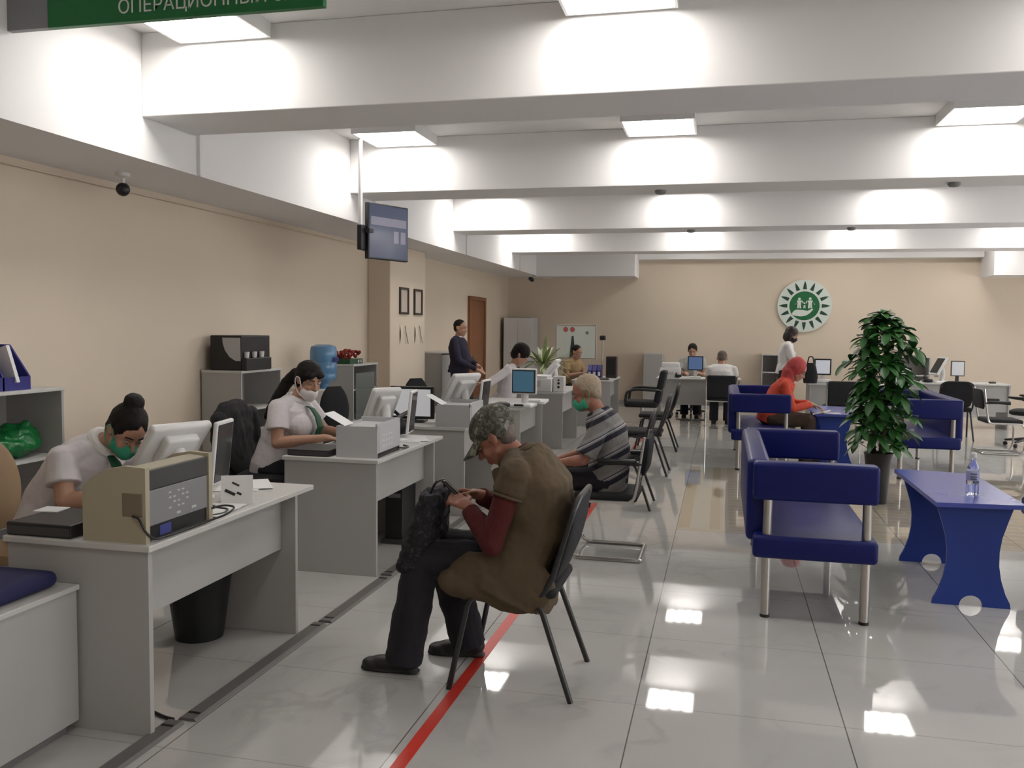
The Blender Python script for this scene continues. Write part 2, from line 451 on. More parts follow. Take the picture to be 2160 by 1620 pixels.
t = thing('television', 'dark wall television hanging from a white ceiling pole at left', 'television', (-3.40, 8.0, 0))
MB().cyl((0, -.08, 2.30), (0, -.08, 3.42), .02).cyl((0, -.08, 3.40), (0, -.08, 3.42), .06).put('pole', WPLA, t)
A = M.Translation((.145, .24, 2.465)) @ M.Rotation(R(22), 4, 'Z')   # screen looks to +x and a little towards the camera
def TVb(lo, hi, name, m, bev=0., par=t):
    mb = MB().b2(lo, hi, bev); bmesh.ops.transform(mb.bm, matrix=A2, verts=mb.bm.verts[:]); return mb.put(name, m, par, False)
A2 = M.Translation((.14, .26, 2.475)) @ M.Rotation(R(-22), 4, 'Z')
TVb((-.03, -.285, -.272), (.02, .285, .272), 'case', BLACK, .008)
TVb((.0185, -.27, -.255), (.0225, .27, .258), 'screen', SCRT)
TVb((.022, -.25, .06), (.0235, .25, .14), 'screen_band', SCRT2)
TVb((.022, .07, -.10), (.0235, .14, .02), 'screen_tile', SCRT2)
TVb((.022, .17, -.10), (.0235, .24, .02), 'screen_tile', SCRT2)
MB().box((.03, .1, 2.47), (.10, .30, .04)).box((0, -.03, 2.40), (.05, .16, .24), None, .01).put('bracket', BLACK, t, False)

t = thing('security_camera', 'small black dome camera under the duct at upper left', 'camera', (-4.17, 5.5, 0))
MB().lathe([(.05, 2.615), (.05, 2.59), (.03, 2.585), (.015, 2.575), (.015, 2.54)], n=20).put('mount', WPLA, t)
MB().ell((0, 0, 2.50), (.048, .048, .048)).put('lens_ball', BLACK, t)
t = thing('security_camera', 'small dark camera below the white box in far left corner', 'camera', (-3.75, 17.2, 0))
MB().cyl((0, 0, 2.615), (0, 0, 2.55), .02).put('mount', WPLA, t)
MB().cap((0, 0, 2.53), (.05, -.08, 2.50), .045, .04).put('lens_body', BLACK, t)
SD = None
for x, y, l in ((1.98, 8.66, 'smoke detector under the second beam, right side'), (-.62, 8.68, 'smoke detector under the second beam, middle'),
                (1.58, 12.15, 'smoke detector under third beam, right'), (-.45, 12.15, 'smoke detector under third beam, middle'), (4.05, 12.15, 'smoke detector under third beam near right edge of photo')):
    if SD is None:
        SD = thing('smoke_detector', l, 'smoke detector', (x, y, 0), 0, 'smoke detectors under the beams')
        MB().lathe([(.055, 2.89), (.055, 2.87), (.04, 2.855), (.015, 2.85)], n=20).put('housing', MGREY, SD)
    else: dup(SD, (x, y, 0), 0, l)

# ------------------------------------------------------------------ emblem on the far wall
t = thing('wall_emblem', 'round green and white sun emblem with family and hand on far wall', 'emblem', (1.56, 18.4, 2.05))
W = M.Rotation(PI / 2, 4, 'X')      # xy plane -> xz plane, facing -y
def circ(r, n=48, cx=0, cy=0): return [(cx + r * math.cos(2 * PI * i / n), cy + r * math.sin(2 * PI * i / n)) for i in range(n)]
MB().prism(circ(.515), .05, W).put('disc', LWHITE, t, False)
MB().prism(circ(.285), .055, W).put('green_disc', LGREEN, t, False)
rim = MB()
for i in range(16):
    a = PI / 2 + i * PI / 8
    c, s_ = math.cos(a), math.sin(a)
    rim.prism([(c * .325 - s_ * .037, s_ * .325 + c * .037), (c * .325 + s_ * .037, s_ * .325 - c * .037), (c * .42 + s_ * .024, s_ * .42 - c * .024), (c * .49, s_ * .49), (c * .42 - s_ * .024, s_ * .42 + c * .024)], .054, W)
rim.put('rays', LDARK, t, False)
fg = MB()
for cx, hh, sk in ((-.10, .185, 0), (.105, .19, 0), (0, .09, 0)):
    k = 1 if hh > .1 else .5
    base = -.05
    fg.prism(circ(.026 * (1.1 if k < 1 else 1), 16, cx, base + hh + .0), .06, W)
    fg.prism([(cx - .04 * k, base), (cx - .008, base), (cx, base + .07 * k), (cx + .008, base), (cx + .04 * k, base), (cx + .032 * k, base + .10 * k), (cx + .05 * k, base + .155 * k), (cx - .05 * k, base + .155 * k), (cx - .032 * k, base + .10 * k)], .06, W)
fg.prism([(-.145, .06), (-.125, .1), (-.17, .02), (-.185, .03)], .06, W).prism([(.145, .1), (.165, .06), (.2, .03), (.19, .02)], .06, W)
fg.prism([(-.055, .09), (-.04, .10), (-.005, .03), (-.02, .02)], .06, W).prism([(.055, .09), (.04, .10), (.005, .03), (.02, .02)], .06, W)
fg.prism([(-.235, -.15), (-.20, -.10), (-.15, -.075), (-.02, -.085), (.06, -.10), (.15, -.055), (.17, -.07), (.10, -.15), (.03, -.195), (-.06, -.21), (-.17, -.20), (-.215, -.185)], .06, W)
fg.put('family_and_hand', LWHITE, t, False)

# ------------------------------------------------------------------ floor strips
def cover(y0, y1, label, x=-2.02):
    t = thing('cable_cover', label, 'cable cover', (x, y0, 0), 0, 'cable covers along the desks')
    L = y1 - y0
    MB().prism([(-.042, 0), (.042, 0), (.03, .012), (-.03, .012)], L, M(((1, 0, 0, 0), (0, 0, 1, 0), (0, 1, 0, 0), (0, 0, 0, 1)))).put('strip', CABLEC, t, False)
    for yy in (.05, L - .05): MB().box((0, yy, .0125), (.05, .012, .004)).put('clip', BLACK, t, False)
    return t
cover(1.2, 2.94, 'grey floor cable cover running out of the bottom of the photo', -2.035)
cover(2.965, 4.13, 'grey floor cable cover in front of the nearest desk', -2.00)
cover(4.16, 5.02, 'short grey floor cable cover between nearest and second desk', -1.985)
cover(5.06, 7.4, 'grey floor cable cover in front of the second desk', -2.0)
tag(MB().tube([(-2.17, 2.99, .006), (-2.11, 2.965, .006), (-2.075, 2.955, .006), (-2.05, 2.95, .008)], .007, 8).put('floor_cable', BLACK), 'short black cable on floor beside the nearest desk panel', 'cable')
tp = MB()
pts = [(-1.075, 1.5), (-1.075, 2.8), (-1.07, 3.5), (-1.06, 4.7), (-1.065, 7.2), (-1.085, 10.2), (-1.1, 13.5)]
for (xa, ya), (xb, yb) in zip(pts, pts[1:]): tp.prism([(xa - .026, ya), (xa + .026, ya), (xb + .026, yb), (xb - .026, yb)], .0012)
tag(tp.put('floor_tape', REDT, None, False), 'red tape line stuck along the tiled floor', 'tape')

# ------------------------------------------------------------------ furniture builders
def desk(label, x, y0, y1, over=.15, dep=.62, group='grey desks in the left row'):
    """desk whose long front looks to +x; x is the front edge of the side panels"""
    t = thing('desk', label, 'desk', (x, y0, 0), 0, group)
    L = y1 - y0
    MB().b2((-dep - .01, -.015, .705), (.015, L + over, .73), .004).put('desktop', GREYT, t, False)
    for y in (0, L - .025): MB().b2((-dep, y, 0), (0, y + .025, .705), .002).put('side_panel', GREY, t, False)
    MB().b2((-.095, .025, .43), (-.075, L - .025, .705), .002).put('front_panel', GREY, t, False)
    return t
desk('light grey desk nearest the camera, beige printer on its corner', -2.05, 2.81, 3.99)
desk('light grey desk of the woman with white mask, second from the camera', -2.05, 5.02, 6.15)
desk('light grey desk with the big white-screened monitor, behind the second desk', -2.03, 6.85, 8.0, .1)
desk('light grey desk carrying the square blue-lit screen', -2.0, 8.75, 9.9, .1)
desk('light grey desk carrying a white printer, behind the blue-lit screen', -1.98, 11.1, 12.3, .1)
desk('light grey desk at the far end of the row, blue folders on it', -1.72, 13.96, 15.15, .08)

def bdesk(label, x0, x1, y, dep=.65):
    t = thing('desk', label, 'desk', (x0, y, 0), 0, 'desks along the far wall')
    L = x1 - x0
    MB().b2((-.02, -.02, .705), (L + .02, dep, .73), .004).put('desktop', GREYT, t, False)
    for a in (0, L - .025): MB().b2((a, 0, 0), (a + .025, dep - .02, .705), .002).put('side_panel', GREY, t, False)
    MB().b2((.025, .03, .28), (L - .025, .05, .705), .002).put('front_panel', GREY, t, False)
    return t
bdesk('grey desk at far wall where the white shirted man sits', -1.07, .30, 15.1)
bdesk('grey desk at far wall behind the person in orange', 1.35, 2.5, 14.5)
bdesk('grey desk at far wall, right of the leafy plant', 2.75, 4.5, 15.5)

def tubechair(label, loc, rz, group='black stacking chairs'):
    """padded stacking chair with black oval tubes, looks to +x"""
    t = thing('stacking_chair', label, 'chair', loc, rz, group)
    MB().box((.015, 0, .445), (.42, .44, .05), None, .024, 4).put('seat', BFAB, t)
    b = MB()
    rs = []
    for z, w, th in ((.475, .15, .014), (.50, .19, .022), (.60, .215, .026), (.72, .215, .026), (.80, .19, .022), (.835, .14, .013)):
        c = V((-.155 - (z - .43) * .25 - .02 * math.sin((z - .47) * 8), 0, z))
        rs.append((c, V((0, w, 0)), V((th, 0, -.004))))
    b.loft(rs, 24, 3.2).put('backrest', BFAB, t)
    for s in (-1, 1):
        y = .215 * s
        MB().tube([(-.10, y, .415), (.18, y, .415), (.265, y * 1.06, 0)], .0125, 10, .06).put('leg', BMET, t)
        MB().tube([(.10, y * .93, .405), (-.12, y * .95, .405), (-.265, y * 1.10, 0)], .0125, 10, .06).put('leg', BMET, t)
    MB().tube([(.05, .215, .425), (-.13, .215, .425), (-.175, .225, .50), (-.262, .215, .80), (-.275, .15, .845), (-.275, -.15, .845), (-.262, -.215, .80), (-.175, -.225, .50), (-.13, -.215, .425), (.05, -.215, .425)], .0125, 10, .06).put('back_frame', BMET, t)
    MB().cyl((.16, -.215, .41), (.16, .215, .41), .010).cyl((-.09, -.21, .41), (-.09, .21, .41), .010).put('cross_bar', BMET, t)
    return t
C1 = tubechair('black padded stacking chair under the man in khaki vest', (-.84, 3.75, 0), 180)
dup(C1, (-.83, 7.73, 0), 180, 'empty black stacking chair just behind the man in striped shirt')
dup(C1, (-.80, 9.55, 0), 180, 'middle one of three empty black stacking chairs along the red tape')
dup(C1, (-.80, 11.5, 0), 180, 'farthest of three empty black stacking chairs along the red tape')
dup(C1, (3.32, 14.0, 0), 85, 'black stacking chair at far desk, right of the leafy plant')

def cantilever(label, loc, rz, group='chrome cantilever chairs'):
    t = thing('cantilever_chair', label, 'chair', loc, rz, group)
    MB().box((0, 0, .425), (.43, .44, .055), None, .022, 4).put('seat', BFAB, t)
    MB().loft([((-.25 - (z - .6) * .12, 0, z), (0, w, 0), (th, 0, 0)) for z, w, th in ((.58, .19, .014), (.61, .205, .026), (.70, .21, .028), (.79, .205, .026), (.825, .18, .012))], 20, 3.5).put('backrest', BFAB, t)
    for s in (-1, 1):
        y = .235 * s
        MB().tube([(-.26, y, .84), (-.215, y, .52), (-.19, y, .40), (.20, y, .40), (.235, y, .33), (.235, y, .10), (.20, y, .013), (-.23, y, .013), (-.245, y * .9, .013)], .0125, 10, .05).put('side_frame', CHROME, t)
        MB().tube([(-.245, y, .66), (-.10, y, .665), (.05, y, .655)], .014, 10).box((-.08, y, .675), (.26, .045, .03), None, .012, 3).put('armrest', BLACK, t)
    MB().cyl((-.235, -.235, .013), (-.235, .235, .013), .0125).put('base_bar', CHROME, t); MB().cyl((-.19, -.235, .40), (-.19, .235, .40), .011).put('seat_bar', CHROME, t)
    return t
K1 = cantilever('chrome cantilever chair under the man in striped shirt', (-.74, 6.02, 0), 180)
dup(K1, (3.52, 12.5, 0), 0, 'empty chrome cantilever chair at right, behind the blue seats')

def visitor(label, loc, rz):
    t = thing('visitor_chair', label, 'chair', loc, rz, 'square backed chairs at far desks')
    MB().box((.02, 0, .44), (.42, .44, .07), None, .025, 3).put('seat', BFAB, t)
    MB().box((-.20, 0, .655), (.05, .44, .36), Ry(-6), .022, 3).put('backrest', BFAB, t)
    for s in (-1, 1):
        y = .235 * s
        MB().tube([(-.215, y, .82), (-.205, y, .0)], .0125, 10).put('leg', CHROME, t)
        MB().tube([(.20, y, .46), (.21, y, .0)], .0125, 10).put('leg', CHROME, t)
    MB().cyl((-.2, -.235, .42), (-.2, .235, .42), .012).cyl((.2, -.235, .42), (.2, .235, .42), .012).put('cross_bar', CHROME, t)
    return t
Q1 = visitor('black square backed chair under the white shirted man at far desk', (.0, 14.5, 0), 90)
dup(Q1, (1.72, 13.6, 0), 90, 'black square backed chair half hidden by the leafy plant')

def office(label, loc, rz, m=BFAB, bw=.20, z0=.60, z1=.98, arms=False, seat=.47):
    t = thing('office_chair', label, 'chair', loc, rz, 'swivel office chairs')
    MB().loft([((0, 0, seat - .035), (0, .20, 0), (.19, 0, 0)), ((0, 0, seat - .02), (0, .235, 0), (.225, 0, 0)), ((0, 0, seat + .02), (0, .235, 0), (.225, 0, 0)), ((0, 0, seat + .04), (0, .20, 0), (.19, 0, 0))], 24, 3).put('seat', m, t)
    n = 9
    secs = []
    for i in range(n):
        u = i / (n - 1)
        w = bw * max(.25, math.sin(PI * (.08 + .84 * u)) ** .55)
        secs.append(((-.22 - .06 * u - .02 * math.sin(PI * u), 0, z0 + (z1 - z0) * u), (0, w, 0), (.032 * max(.4, math.sin(PI * (.05 + .9 * u)) ** .5), 0, 0)))
    MB().loft(secs, 24, 2.4).put('backrest', m, t)
    MB().tube([(-.05, 0, seat - .04), (-.22, 0, seat - .03), (-.275, 0, z0 + .12)], .018, 8, .06).put('back_bar', BLACK, t)
    MB().cyl((0, 0, .10), (0, 0, seat - .03), .028).put('gas_column', BLACK, t)
    for i in range(5):
        a = i * 2 * PI / 5
        c, s = math.cos(a), math.sin(a)
        l = MB().cap((0, 0, .11), (.27 * c, .27 * s, .075), .028, .016, 8).put('base_leg', BLACK, t)
        MB().cyl((.27 * c - .015 * s, .27 * s + .015 * c, .027), (.27 * c + .015 * s, .27 * s - .015 * c, .027), .027, n=12).put('caster', BLACK, l)
    if arms:
        for s in (-1, 1):
            MB().tube([(-.05, s * .24, seat - .01), (-.05, s * .29, seat), (-.03, s * .29, seat + .19), (.16, s * .28, seat + .21)], .016, 8, .06).box((.06, s * .285, seat + .215), (.26, .05, .025), None, .011, 3).put('armrest', BLACK, t)
    return t
office('tan leather office chair behind the woman with hair bun', (-3.16, 3.52, 0), 8, TAN, .25, .55, .965)
O2 = office('black office chair back standing behind the white masked woman, by the water cooler', (-3.28, 7.45, 0), -30, BFAB, .16, .60, .985)
dup(O2, (-3.05, 8.95, 0), -40, 'empty black office chair before the pillar with black frames')
office('black office chair whose rounded top shows above the nearest white terminal', (-3.5, 5.0, 0), 30, BFAB, .22, .55, .965)
office('black office chair under the woman with white mask', (-3.12, 5.68, 0), 6, BFAB, .25, .50, .985)
office('black office chair at the right edge by far wall', (4.10, 13.3, 0), 150, BFAB, .21, .60, 1.10, True)
office('black office chair of the woman bending at the desk with blue-lit screen', (-2.74, 10.40, 0), 10, BFAB, .2, .55, .9)

def exec_chair(label, loc, rz):
    t = thing('office_chair', label, 'chair', loc, rz, 'swivel office chairs')
    MB().box((.0, 0, .47), (.48, .48, .09), None, .035, 4).put('seat', BFAB, t)
    MB().box((-.235, 0, .58), (.09, .46, .20), Ry(-10), .03, 3).put('backrest', BFAB, t)
    MB().box((-.285, 0, .82), (.09, .46, .28), Ry(-12), .03, 3).put('upper_backrest', BFAB, t)
    MB().box((-.258, 0, .685), (.06, .47, .018), Ry(-10)).put('chrome_band', CHROME, t)
    for s in (-1, 1): MB().tube([(-.22, s * .26, .68), (.08, s * .27, .69), (.2, s * .27, .66), (.22, s * .27, .50)], .02, 8, .07).put('armrest', BLACK, t)
    MB().cyl((0, 0, .10), (0, 0, .43), .03).put('gas_column', CHROME, t)
    for i in range(5):
        a = i * 2 * PI / 5 + .3
        c, s = math.cos(a), math.sin(a)
        l = MB().cap((0, 0, .12), (.29 * c, .29 * s, .075), .03, .018, 8).put('base_leg', CHROME, t)
        MB().cyl((.29 * c - .015 * s, .29 * s + .015 * c, .027), (.29 * c + .015 * s, .29 * s - .015 * c, .027), .027, n=12).put('caster', BLACK, l)
exec_chair('black high backed armchair with chrome band, beyond the stacking chairs', (-1.12, 12.9, 0), 180)

def sofa(label, loc, rz, L=1.75):
    """two-seat sofa, back along x=0, looks to +x, near arm at y=0"""
    t = thing('sofa', label, 'sofa', loc, rz, 'blue sofas in the waiting area')
    D = .635
    MB().b2((.0, .0, .33), (D, L, .455), .025, 4).put('seat', BLUE, t)
    MB().b2((-.035, .10, .40), (.09, L - .10, .85), .03, 4).put('backrest', BLUE, t)
    for y in (0, L - .12): MB().b2((-.005, y, .645), (D - .005, y + .12, .85), .022, 4).put('armrest', BLUE, t)
    for y in (.055, L - .055):
        for x in (.075, D - .055):
            l = MB().cyl((x, y, .012), (x, y, .33), .024).cyl((x, y, .455), (x, y, .66), .024).put('leg', BSTEEL, t)
            MB().cyl((x, y, 0), (x, y, .016), .026).put('foot_cap', BLACK, l)
    return t
S1 = sofa('blue sofa nearest the camera, its back to the red tape', (.185, 4.83, 0), 0)
dup(S1, (.12, 10.0, 0), 0, 'blue sofa on which the person in orange sits')
dup(S1, (2.44, 11.65, 0), 180, 'blue sofa behind the leafy plant, its back to the right')
dup(S1, (2.63, 6.55, 0), 180, 'blue sofa at right edge, across the blue table from the nearest one')

def btable(label, loc):
    t = thing('coffee_table', label, 'table', loc, 0, 'blue tables between the sofas')
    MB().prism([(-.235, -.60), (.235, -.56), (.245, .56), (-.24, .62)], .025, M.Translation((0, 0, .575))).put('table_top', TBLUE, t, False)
    for y in (-.50, .46):
        pl = []
        zz = [0, .03, .08, .16, .24, .32, .40, .48, .575]
        ww = [.205, .20, .175, .15, .137, .136, .147, .170, .20]
        right = list(zip(ww, zz)); left = [(-w, z) for w, z in reversed(right)]
        arc = [(-.062 * math.cos(PI * i / 12), .062 * math.sin(PI * i / 12)) for i in range(13)]
        poly = arc + right + left
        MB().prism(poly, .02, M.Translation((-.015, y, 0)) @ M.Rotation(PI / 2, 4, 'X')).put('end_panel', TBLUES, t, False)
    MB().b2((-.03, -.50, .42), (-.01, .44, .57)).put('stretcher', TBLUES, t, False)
    return t
T1 = btable('blue coffee table with a water bottle on it', (1.425, 5.90, 0))
dup(T1, (1.30, 11.2, 0), 0, 'blue coffee table before the person in orange')

# bottle on the table
t = thing('water_bottle', 'clear plastic bottle with white cap on the near blue table', 'bottle', (1.455, 5.63, .6))
MB().lathe([(.030, 0), (.035, .006), (.035, .05), (.033, .06), (.035, .07), (.035, .145), (.030, .165), (.016, .195), (.0135, .205), (.0135, .22)], n=28).put('bottle_body', CLEAR, t)
MB().lathe([(.0165, .216), (.0165, .243), (.014, .246)], n=20).put('cap', WPLA, t)
MB().lathe([(.0356, .085), (.0358, .086), (.0358, .14), (.0356, .141)], n=28).put('label', mat('pale_bottle_label', (.42, .44, .62), .5), t)
lb = MB()
for z in (.095, .108, .125):
    for k in range(5): lb.box((.0362 * math.sin(-.5 + k * .2), -.0362 * math.cos(-.5 + k * .2), z), (.005, .001, .006), Rz(R(0) + math.degrees(-.5 + k * .2)))
lb.put('label_print', INK, t, False)

# ------------------------------------------------------------------ left wall cabinets
def shelfunit(label, x0, x1, y0, y1, H, shelves, glass=False, door=None, mats=(GREY, GREYD)):
    t = thing('cabinet', label, 'cabinet', (x0, y0, 0), 0, 'grey cabinets along the walls')
    D, L = x1 - x0, y1 - y0
    for y in (0, L - .02): MB().b2((0, y, .0), (D, y + .02, H - .022), .002).put('side_panel', mats[0], t, False)
    MB().b2((-.0, -.005, H - .022), (D + .008, L + .005, H), .003).put('top_panel', GREYT, t, False)
    MB().b2((0, .02, .05), (.012, L - .02, H - .022)).put('back_panel', mats[0], t, False)
    MB().b2((.012, .02, .03), (D - .01, L - .02, .06)).put('bottom_panel', mats[0], t, False)
    for z in shelves: MB().b2((.012, .02, z - .02), (D - .015, L - .02, z), .001).put('shelf', GREYT, t, False)
    if glass: MB().b2((D - .008, .08, .45), (D - .003, L - .08, H - .10)).put('glass_pane', GLASS, t, False)
    if door:
        for (ya, yb, za, zb) in door:
            dd = MB().b2((D, ya, za), (D + .018, yb, zb), .002).put('door', mats[0], t, False)
            MB().cap((D + .035, yb - .05, (za + zb) / 2 - .05), (D + .035, yb - .05, (za + zb) / 2 + .05), .006).put('handle', BSTEEL, dd)
    return t
shelfunit('open grey shelf unit at left edge with a green bag inside', -4.48, -4.05, 3.2, 4.74, 1.145, (.72, .36))
shelfunit('grey cabinet under the black coffee dispenser', -4.48, -4.09, 6.92, 7.64, 1.145, (.80, .42), False, [(.01, .71, .05, .62)])
shelfunit('grey glass fronted cabinet with flowers on top, right of water cooler', -4.42, -4.0, 9.12, 9.82, 1.12, (.84, .5), True)
t = shelfunit('grey cabinet behind the man in the navy suit', -4.48, -4.08, 12.5, 13.6, 1.17, (.6,), False, [(.01, .55, .05, 1.13), (.56, 1.09, .05, 1.13)])
t = thing('wardrobe', 'tall white cabinet in the far left corner', 'cabinet', (-4.42, 17.72, 0))
MB().b2((0, 0, 0), (.60, .6, 1.76), .004).put('carcass', LGREY, t, False)
for a in (.005, .303):
    dd = MB().b2((a, -.018, .06), (a + .292, 0, 1.75), .003).put('door', WPLA, t, False)
    MB().cap((.28 if a < .2 else .32, -.035, .95), (.28 if a < .2 else .32, -.035, 1.07), .006).put('handle', BSTEEL, dd)
for nm, x0, x1, H in (('grey cabinet left of the far desk with the white shirted man', -1.55, -1.17, 1.07), ('grey open cabinet behind the standing woman', .76, 1.08, 1.085), ('grey open cabinet at far wall, right behind the leafy plant', 3.2, 3.82, 1.09)):
    t = thing('cabinet', nm, 'cabinet', (x0, 17.95, 0), 0, 'grey cabinets along the walls')
    w = x1 - x0
    for x in (0, w - .02): MB().b2((x, 0, 0), (x + .02, .43, H - .02)).put('side_panel', GREY, t, False)
    MB().b2((0, 0, H - .02), (w, .43, H)).put('top_panel', GREYT, t, False)
    MB().b2((.02, .41, .0), (w - .02, .425, H - .02)).put('back_panel', GREY, t, False)
    if x0 < 0: MB().b2((.005, -.016, .02), (w - .005, 0, H - .02)).put('door', GREY, t, False)
    else:
        for z in (.35, .74): MB().b2((.02, .0, z - .02), (w - .02, .41, z)).put('shelf', GREYT, t, False)

t = thing('file_sorter', 'blue plastic desk sorter with papers on the left shelf unit', 'organizer', (-4.25, 4.09, 1.145))
sd = [(-.17, 0), (.17, 0), (.17, .08), (.03, .27), (-.17, .27)]
for y in (0, .2, .40): MB().prism(sd, .012, M.Translation((0, y + .012, 0)) @ M.Rotation(PI / 2, 4, 'X')).put('divider', FBLUE, t, False)
MB().b2((-.17, .012, 0), (.17, .40, .012)).b2((-.17, .012, .012), (-.158, .40, .26)).b2((.158, .012, .012), (.17, .40, .08)).put('tray', FBLUE, t, False)
MB().box((.05, .1, .14), (.20, .03, .24), Ry(-18)).put('papers', PAPER, t, False)
MB().box((.06, .30, .13), (.19, .025, .23), Ry(-18)).put('papers', PAPER, t, False)
t = tag(MB().ell((0, 0, .075), (.13, .24, .075)).ell((-.02, .09, .115), (.10, .15, .09)).ell((.0, -.20, .035), (.09, .14, .035)).cap((0, .08, .16), (.03, .12, .20), .05, .025).blob('plastic_bag', GBAG, None, .012, 3, .05, .07), 'green plastic bag lying in the shelf unit at left', 'bag')
t.location = (-4.22, 4.46, .722)
t = thing('coffee_dispenser', 'black drinks dispenser with cups on the grey cabinet', 'dispenser', (-4.43, 6.98, 1.145))
MB().b2((0, 0, 0), (.31, .50, .31), .008).b2((.31, 0, 0), (.36, .44, .11), .006).put('body', BLACK, t, False)
pl = [(.07, .0), (.245, 0), (.245, -.205), (.20, -.205), (.14, -.17), (.095, -.11), (.075, -.05)]
MB().prism([(a, b) for a, b in pl], .006, M(((1, 0, 0, .055), (0, 0, 1, -.006), (0, 1, 0, .29), (0, 0, 0, 1)))).put('shield', LGREY, t, False)
for k in range(3): MB().lathe([(.02, .112), (.026, .165), (.024, .165), (.019, .115)], (.325, .06 + .13 * k, 0), 16).put('cup', WPLA, t)

t = thing('water_cooler', 'white water cooler with blue bottle by the left wall', 'water cooler', (-4.14, 8.66, 0))
MB().b2((-.16, -.16, .02), (.16, .16, .88), .02, 3).put('cabinet', WPLA, t)
MB().lathe([(.05, .88), (.06, .93), (.135, .985), (.142, 1.03), (.136, 1.045), (.142, 1.06), (.142, 1.15), (.136, 1.165), (.142, 1.18), (.142, 1.28), (.13, 1.33), (.08, 1.35)], n=28).put('water_bottle', WBLUE, t)
MB().box((.145, 0, 1.19), (.004, .12, .05)).put('bottle_label', FBLUE, t)
for y in (-.05, .05): MB().cyl((.16, y, .74), (.20, y, .74), .012).cyl((.195, y, .74), (.195, y, .70), .01).put('tap', FBLUE, t)
t = thing('flower_box', 'green box of dark red flowers on the glass fronted cabinet', 'flowers', (-4.18, 9.35, 1.12))
MB().b2((-.11, -.16, 0), (.11, .20, .055), .004).put('box', mat('green_box', (.01, .06, .02), .5), t, False)
fl = MB()
for i in range(60): fl.ell((random.uniform(-.10, .10), random.uniform(-.12, .18), .07 + random.uniform(0, .08)), (.022, .022, .018), None, 7, 4)
fl.put('flowers', REDF, t)
MB().b2((.111, .06, .012), (.113, .09, .045)).b2((.111, .13, .012), (.113, .155, .045)).put('box_print', PAPER, t, False)

# black frames and notices on the pillar
FR = None
for y, l in ((11.21, 'left one of two black empty frames on the pillar'), (11.77, 'right one of two black empty frames on the pillar')):
    if FR is None:
        FR = thing('picture_frame', l, 'frame', (-4.19, y, 1.895), 0, 'frames on the pillar')
        f = MB()
        for lo, hi in (((0, -.17, -.18), (.022, -.135, .18)), ((0, .135, -.18), (.022, .17, .18)), ((0, -.135, .15), (.022, .135, .18)), ((0, -.135, -.18), (.022, .135, -.15))): f.b2(lo, hi, .003)
        f.put('frame', mat('dark_frame_wood', (.03, .022, .018), .4), FR, False)
        MB().b2((0, -.135, -.15), (.006, .135, .15)).put('backing', mat('pale_frame_backing', (.55, .47, .40), .7), FR, False)
    else: dup(FR, (-4.19, y, 1.895), 0, l)
NT = None
for y, l in ((11.2, 'curled clear pocket with dark edge on the pillar, under the left frame'), (11.78, 'curled clear pocket with dark edge on the pillar, under the right frame')):
    if NT is None:
        NT = thing('notice_pocket', l, 'notice', (-4.19, y, 1.44), 0, 'notice pockets on the pillar')
        q = MB()
        rows = []
        for i in range(6):
            z = -.13 + .26 * i / 5
            rows.append([q.bm.verts.new((.0 + .02 * abs(math.sin(i * .6)) * abs(k) / 3, k * .045, z)) for k in range(-3, 4)])
        for a, b in zip(rows, rows[1:]):
            for k in range(6): q.bm.faces.new((a[k], a[k + 1], b[k + 1], b[k]))
        q.put('pocket', CREAM, NT)
        MB().tube([(.02, .02, .12), (.026, .06, .0), (.03, .12, -.12)], .006, 6).put('dark_edge', MGREY, NT)
    else: dup(NT, (-4.19, y, 1.44), 0, l)

# ------------------------------------------------------------------ things on and under the nearest desk
t = thing('document_printer', 'beige desktop printer with grey front on the nearest desk', 'printer', (-2.065, 2.82, .73))
prof = [(-.272, 0), (0, 0), (0, .285), (-.09, .29), (-.17, .275), (-.235, .238), (-.272, .205)]
MB().prism(prof, .025, M.Translation((0, .025, 0)) @ M.Rotation(PI / 2, 4, 'X')).put('side_cheek', BEIGE, t, False)
MB().prism(prof, .025, M.Translation((0, .44, 0)) @ M.Rotation(PI / 2, 4, 'X')).put('side_cheek', BEIGE, t, False)
prof2 = [(-.262, .01), (-.018, .01), (-.018, .275), (-.09, .28), (-.17, .262), (-.235, .225), (-.262, .19)]
MB().prism(prof2, .39, M.Translation((0, .415, 0)) @ M.Rotation(PI / 2, 4, 'X')).put('body', BEIGE, t, False)
MB().b2((-.02, .028, .198), (-.004, .412, .272), .003).put('dark_band', DGREY, t, False)
fp = MB().b2((-.02, .028, .06), (-.006, .412, .195), .003).put('front_panel', MGREY, t, False)
bt = MB()
for i in range(5):
    for j in range(4):
        if (i + j) % 3 != 1: bt.b2((-.007, .15 + .028 * i, .105 + .02 * j), (-.0052, .166 + .028 * i, .111 + .02 * j))
bt.b2((-.007, .20, .075), (-.0052, .225, .085)).b2((-.007, .30, .078), (-.0052, .33, .088))
bt.put('panel_print', mat('pale_print', (.5, .5, .5), .6), fp, False)
MB().b2((-.02, .028, .008), (-.012, .412, .058)).put('dark_slot', BLACK, t, False)
MB().b2((-.013, .10, .012), (-.0105, .17, .05)).put('blue_label', mat('blue_label', (.05, .06, .25), .5), t, False)
MB().b2((-.10, -.002, .10), (-.012, .012, .19), .004).put('side_recess', mat('brownish_recess', (.20, .16, .11), .6), t, False)
MB().tube([(-.05, -.008, .105), (-.02, -.012, .10), (.0, -.006, .05), (.012, .03, .012), (.012, .20, .006), (.016, .36, .008), (.07, .44, .03), (.075, .50, .05), (.03, .47, .06), (-.004, .43, .05)], .0045, 8, .03).put('cable', BLACK, t)
t = thing('cash_drawer', 'flat black box at the left end of the nearest desk', 'box', (-2.55, 2.83, .73))
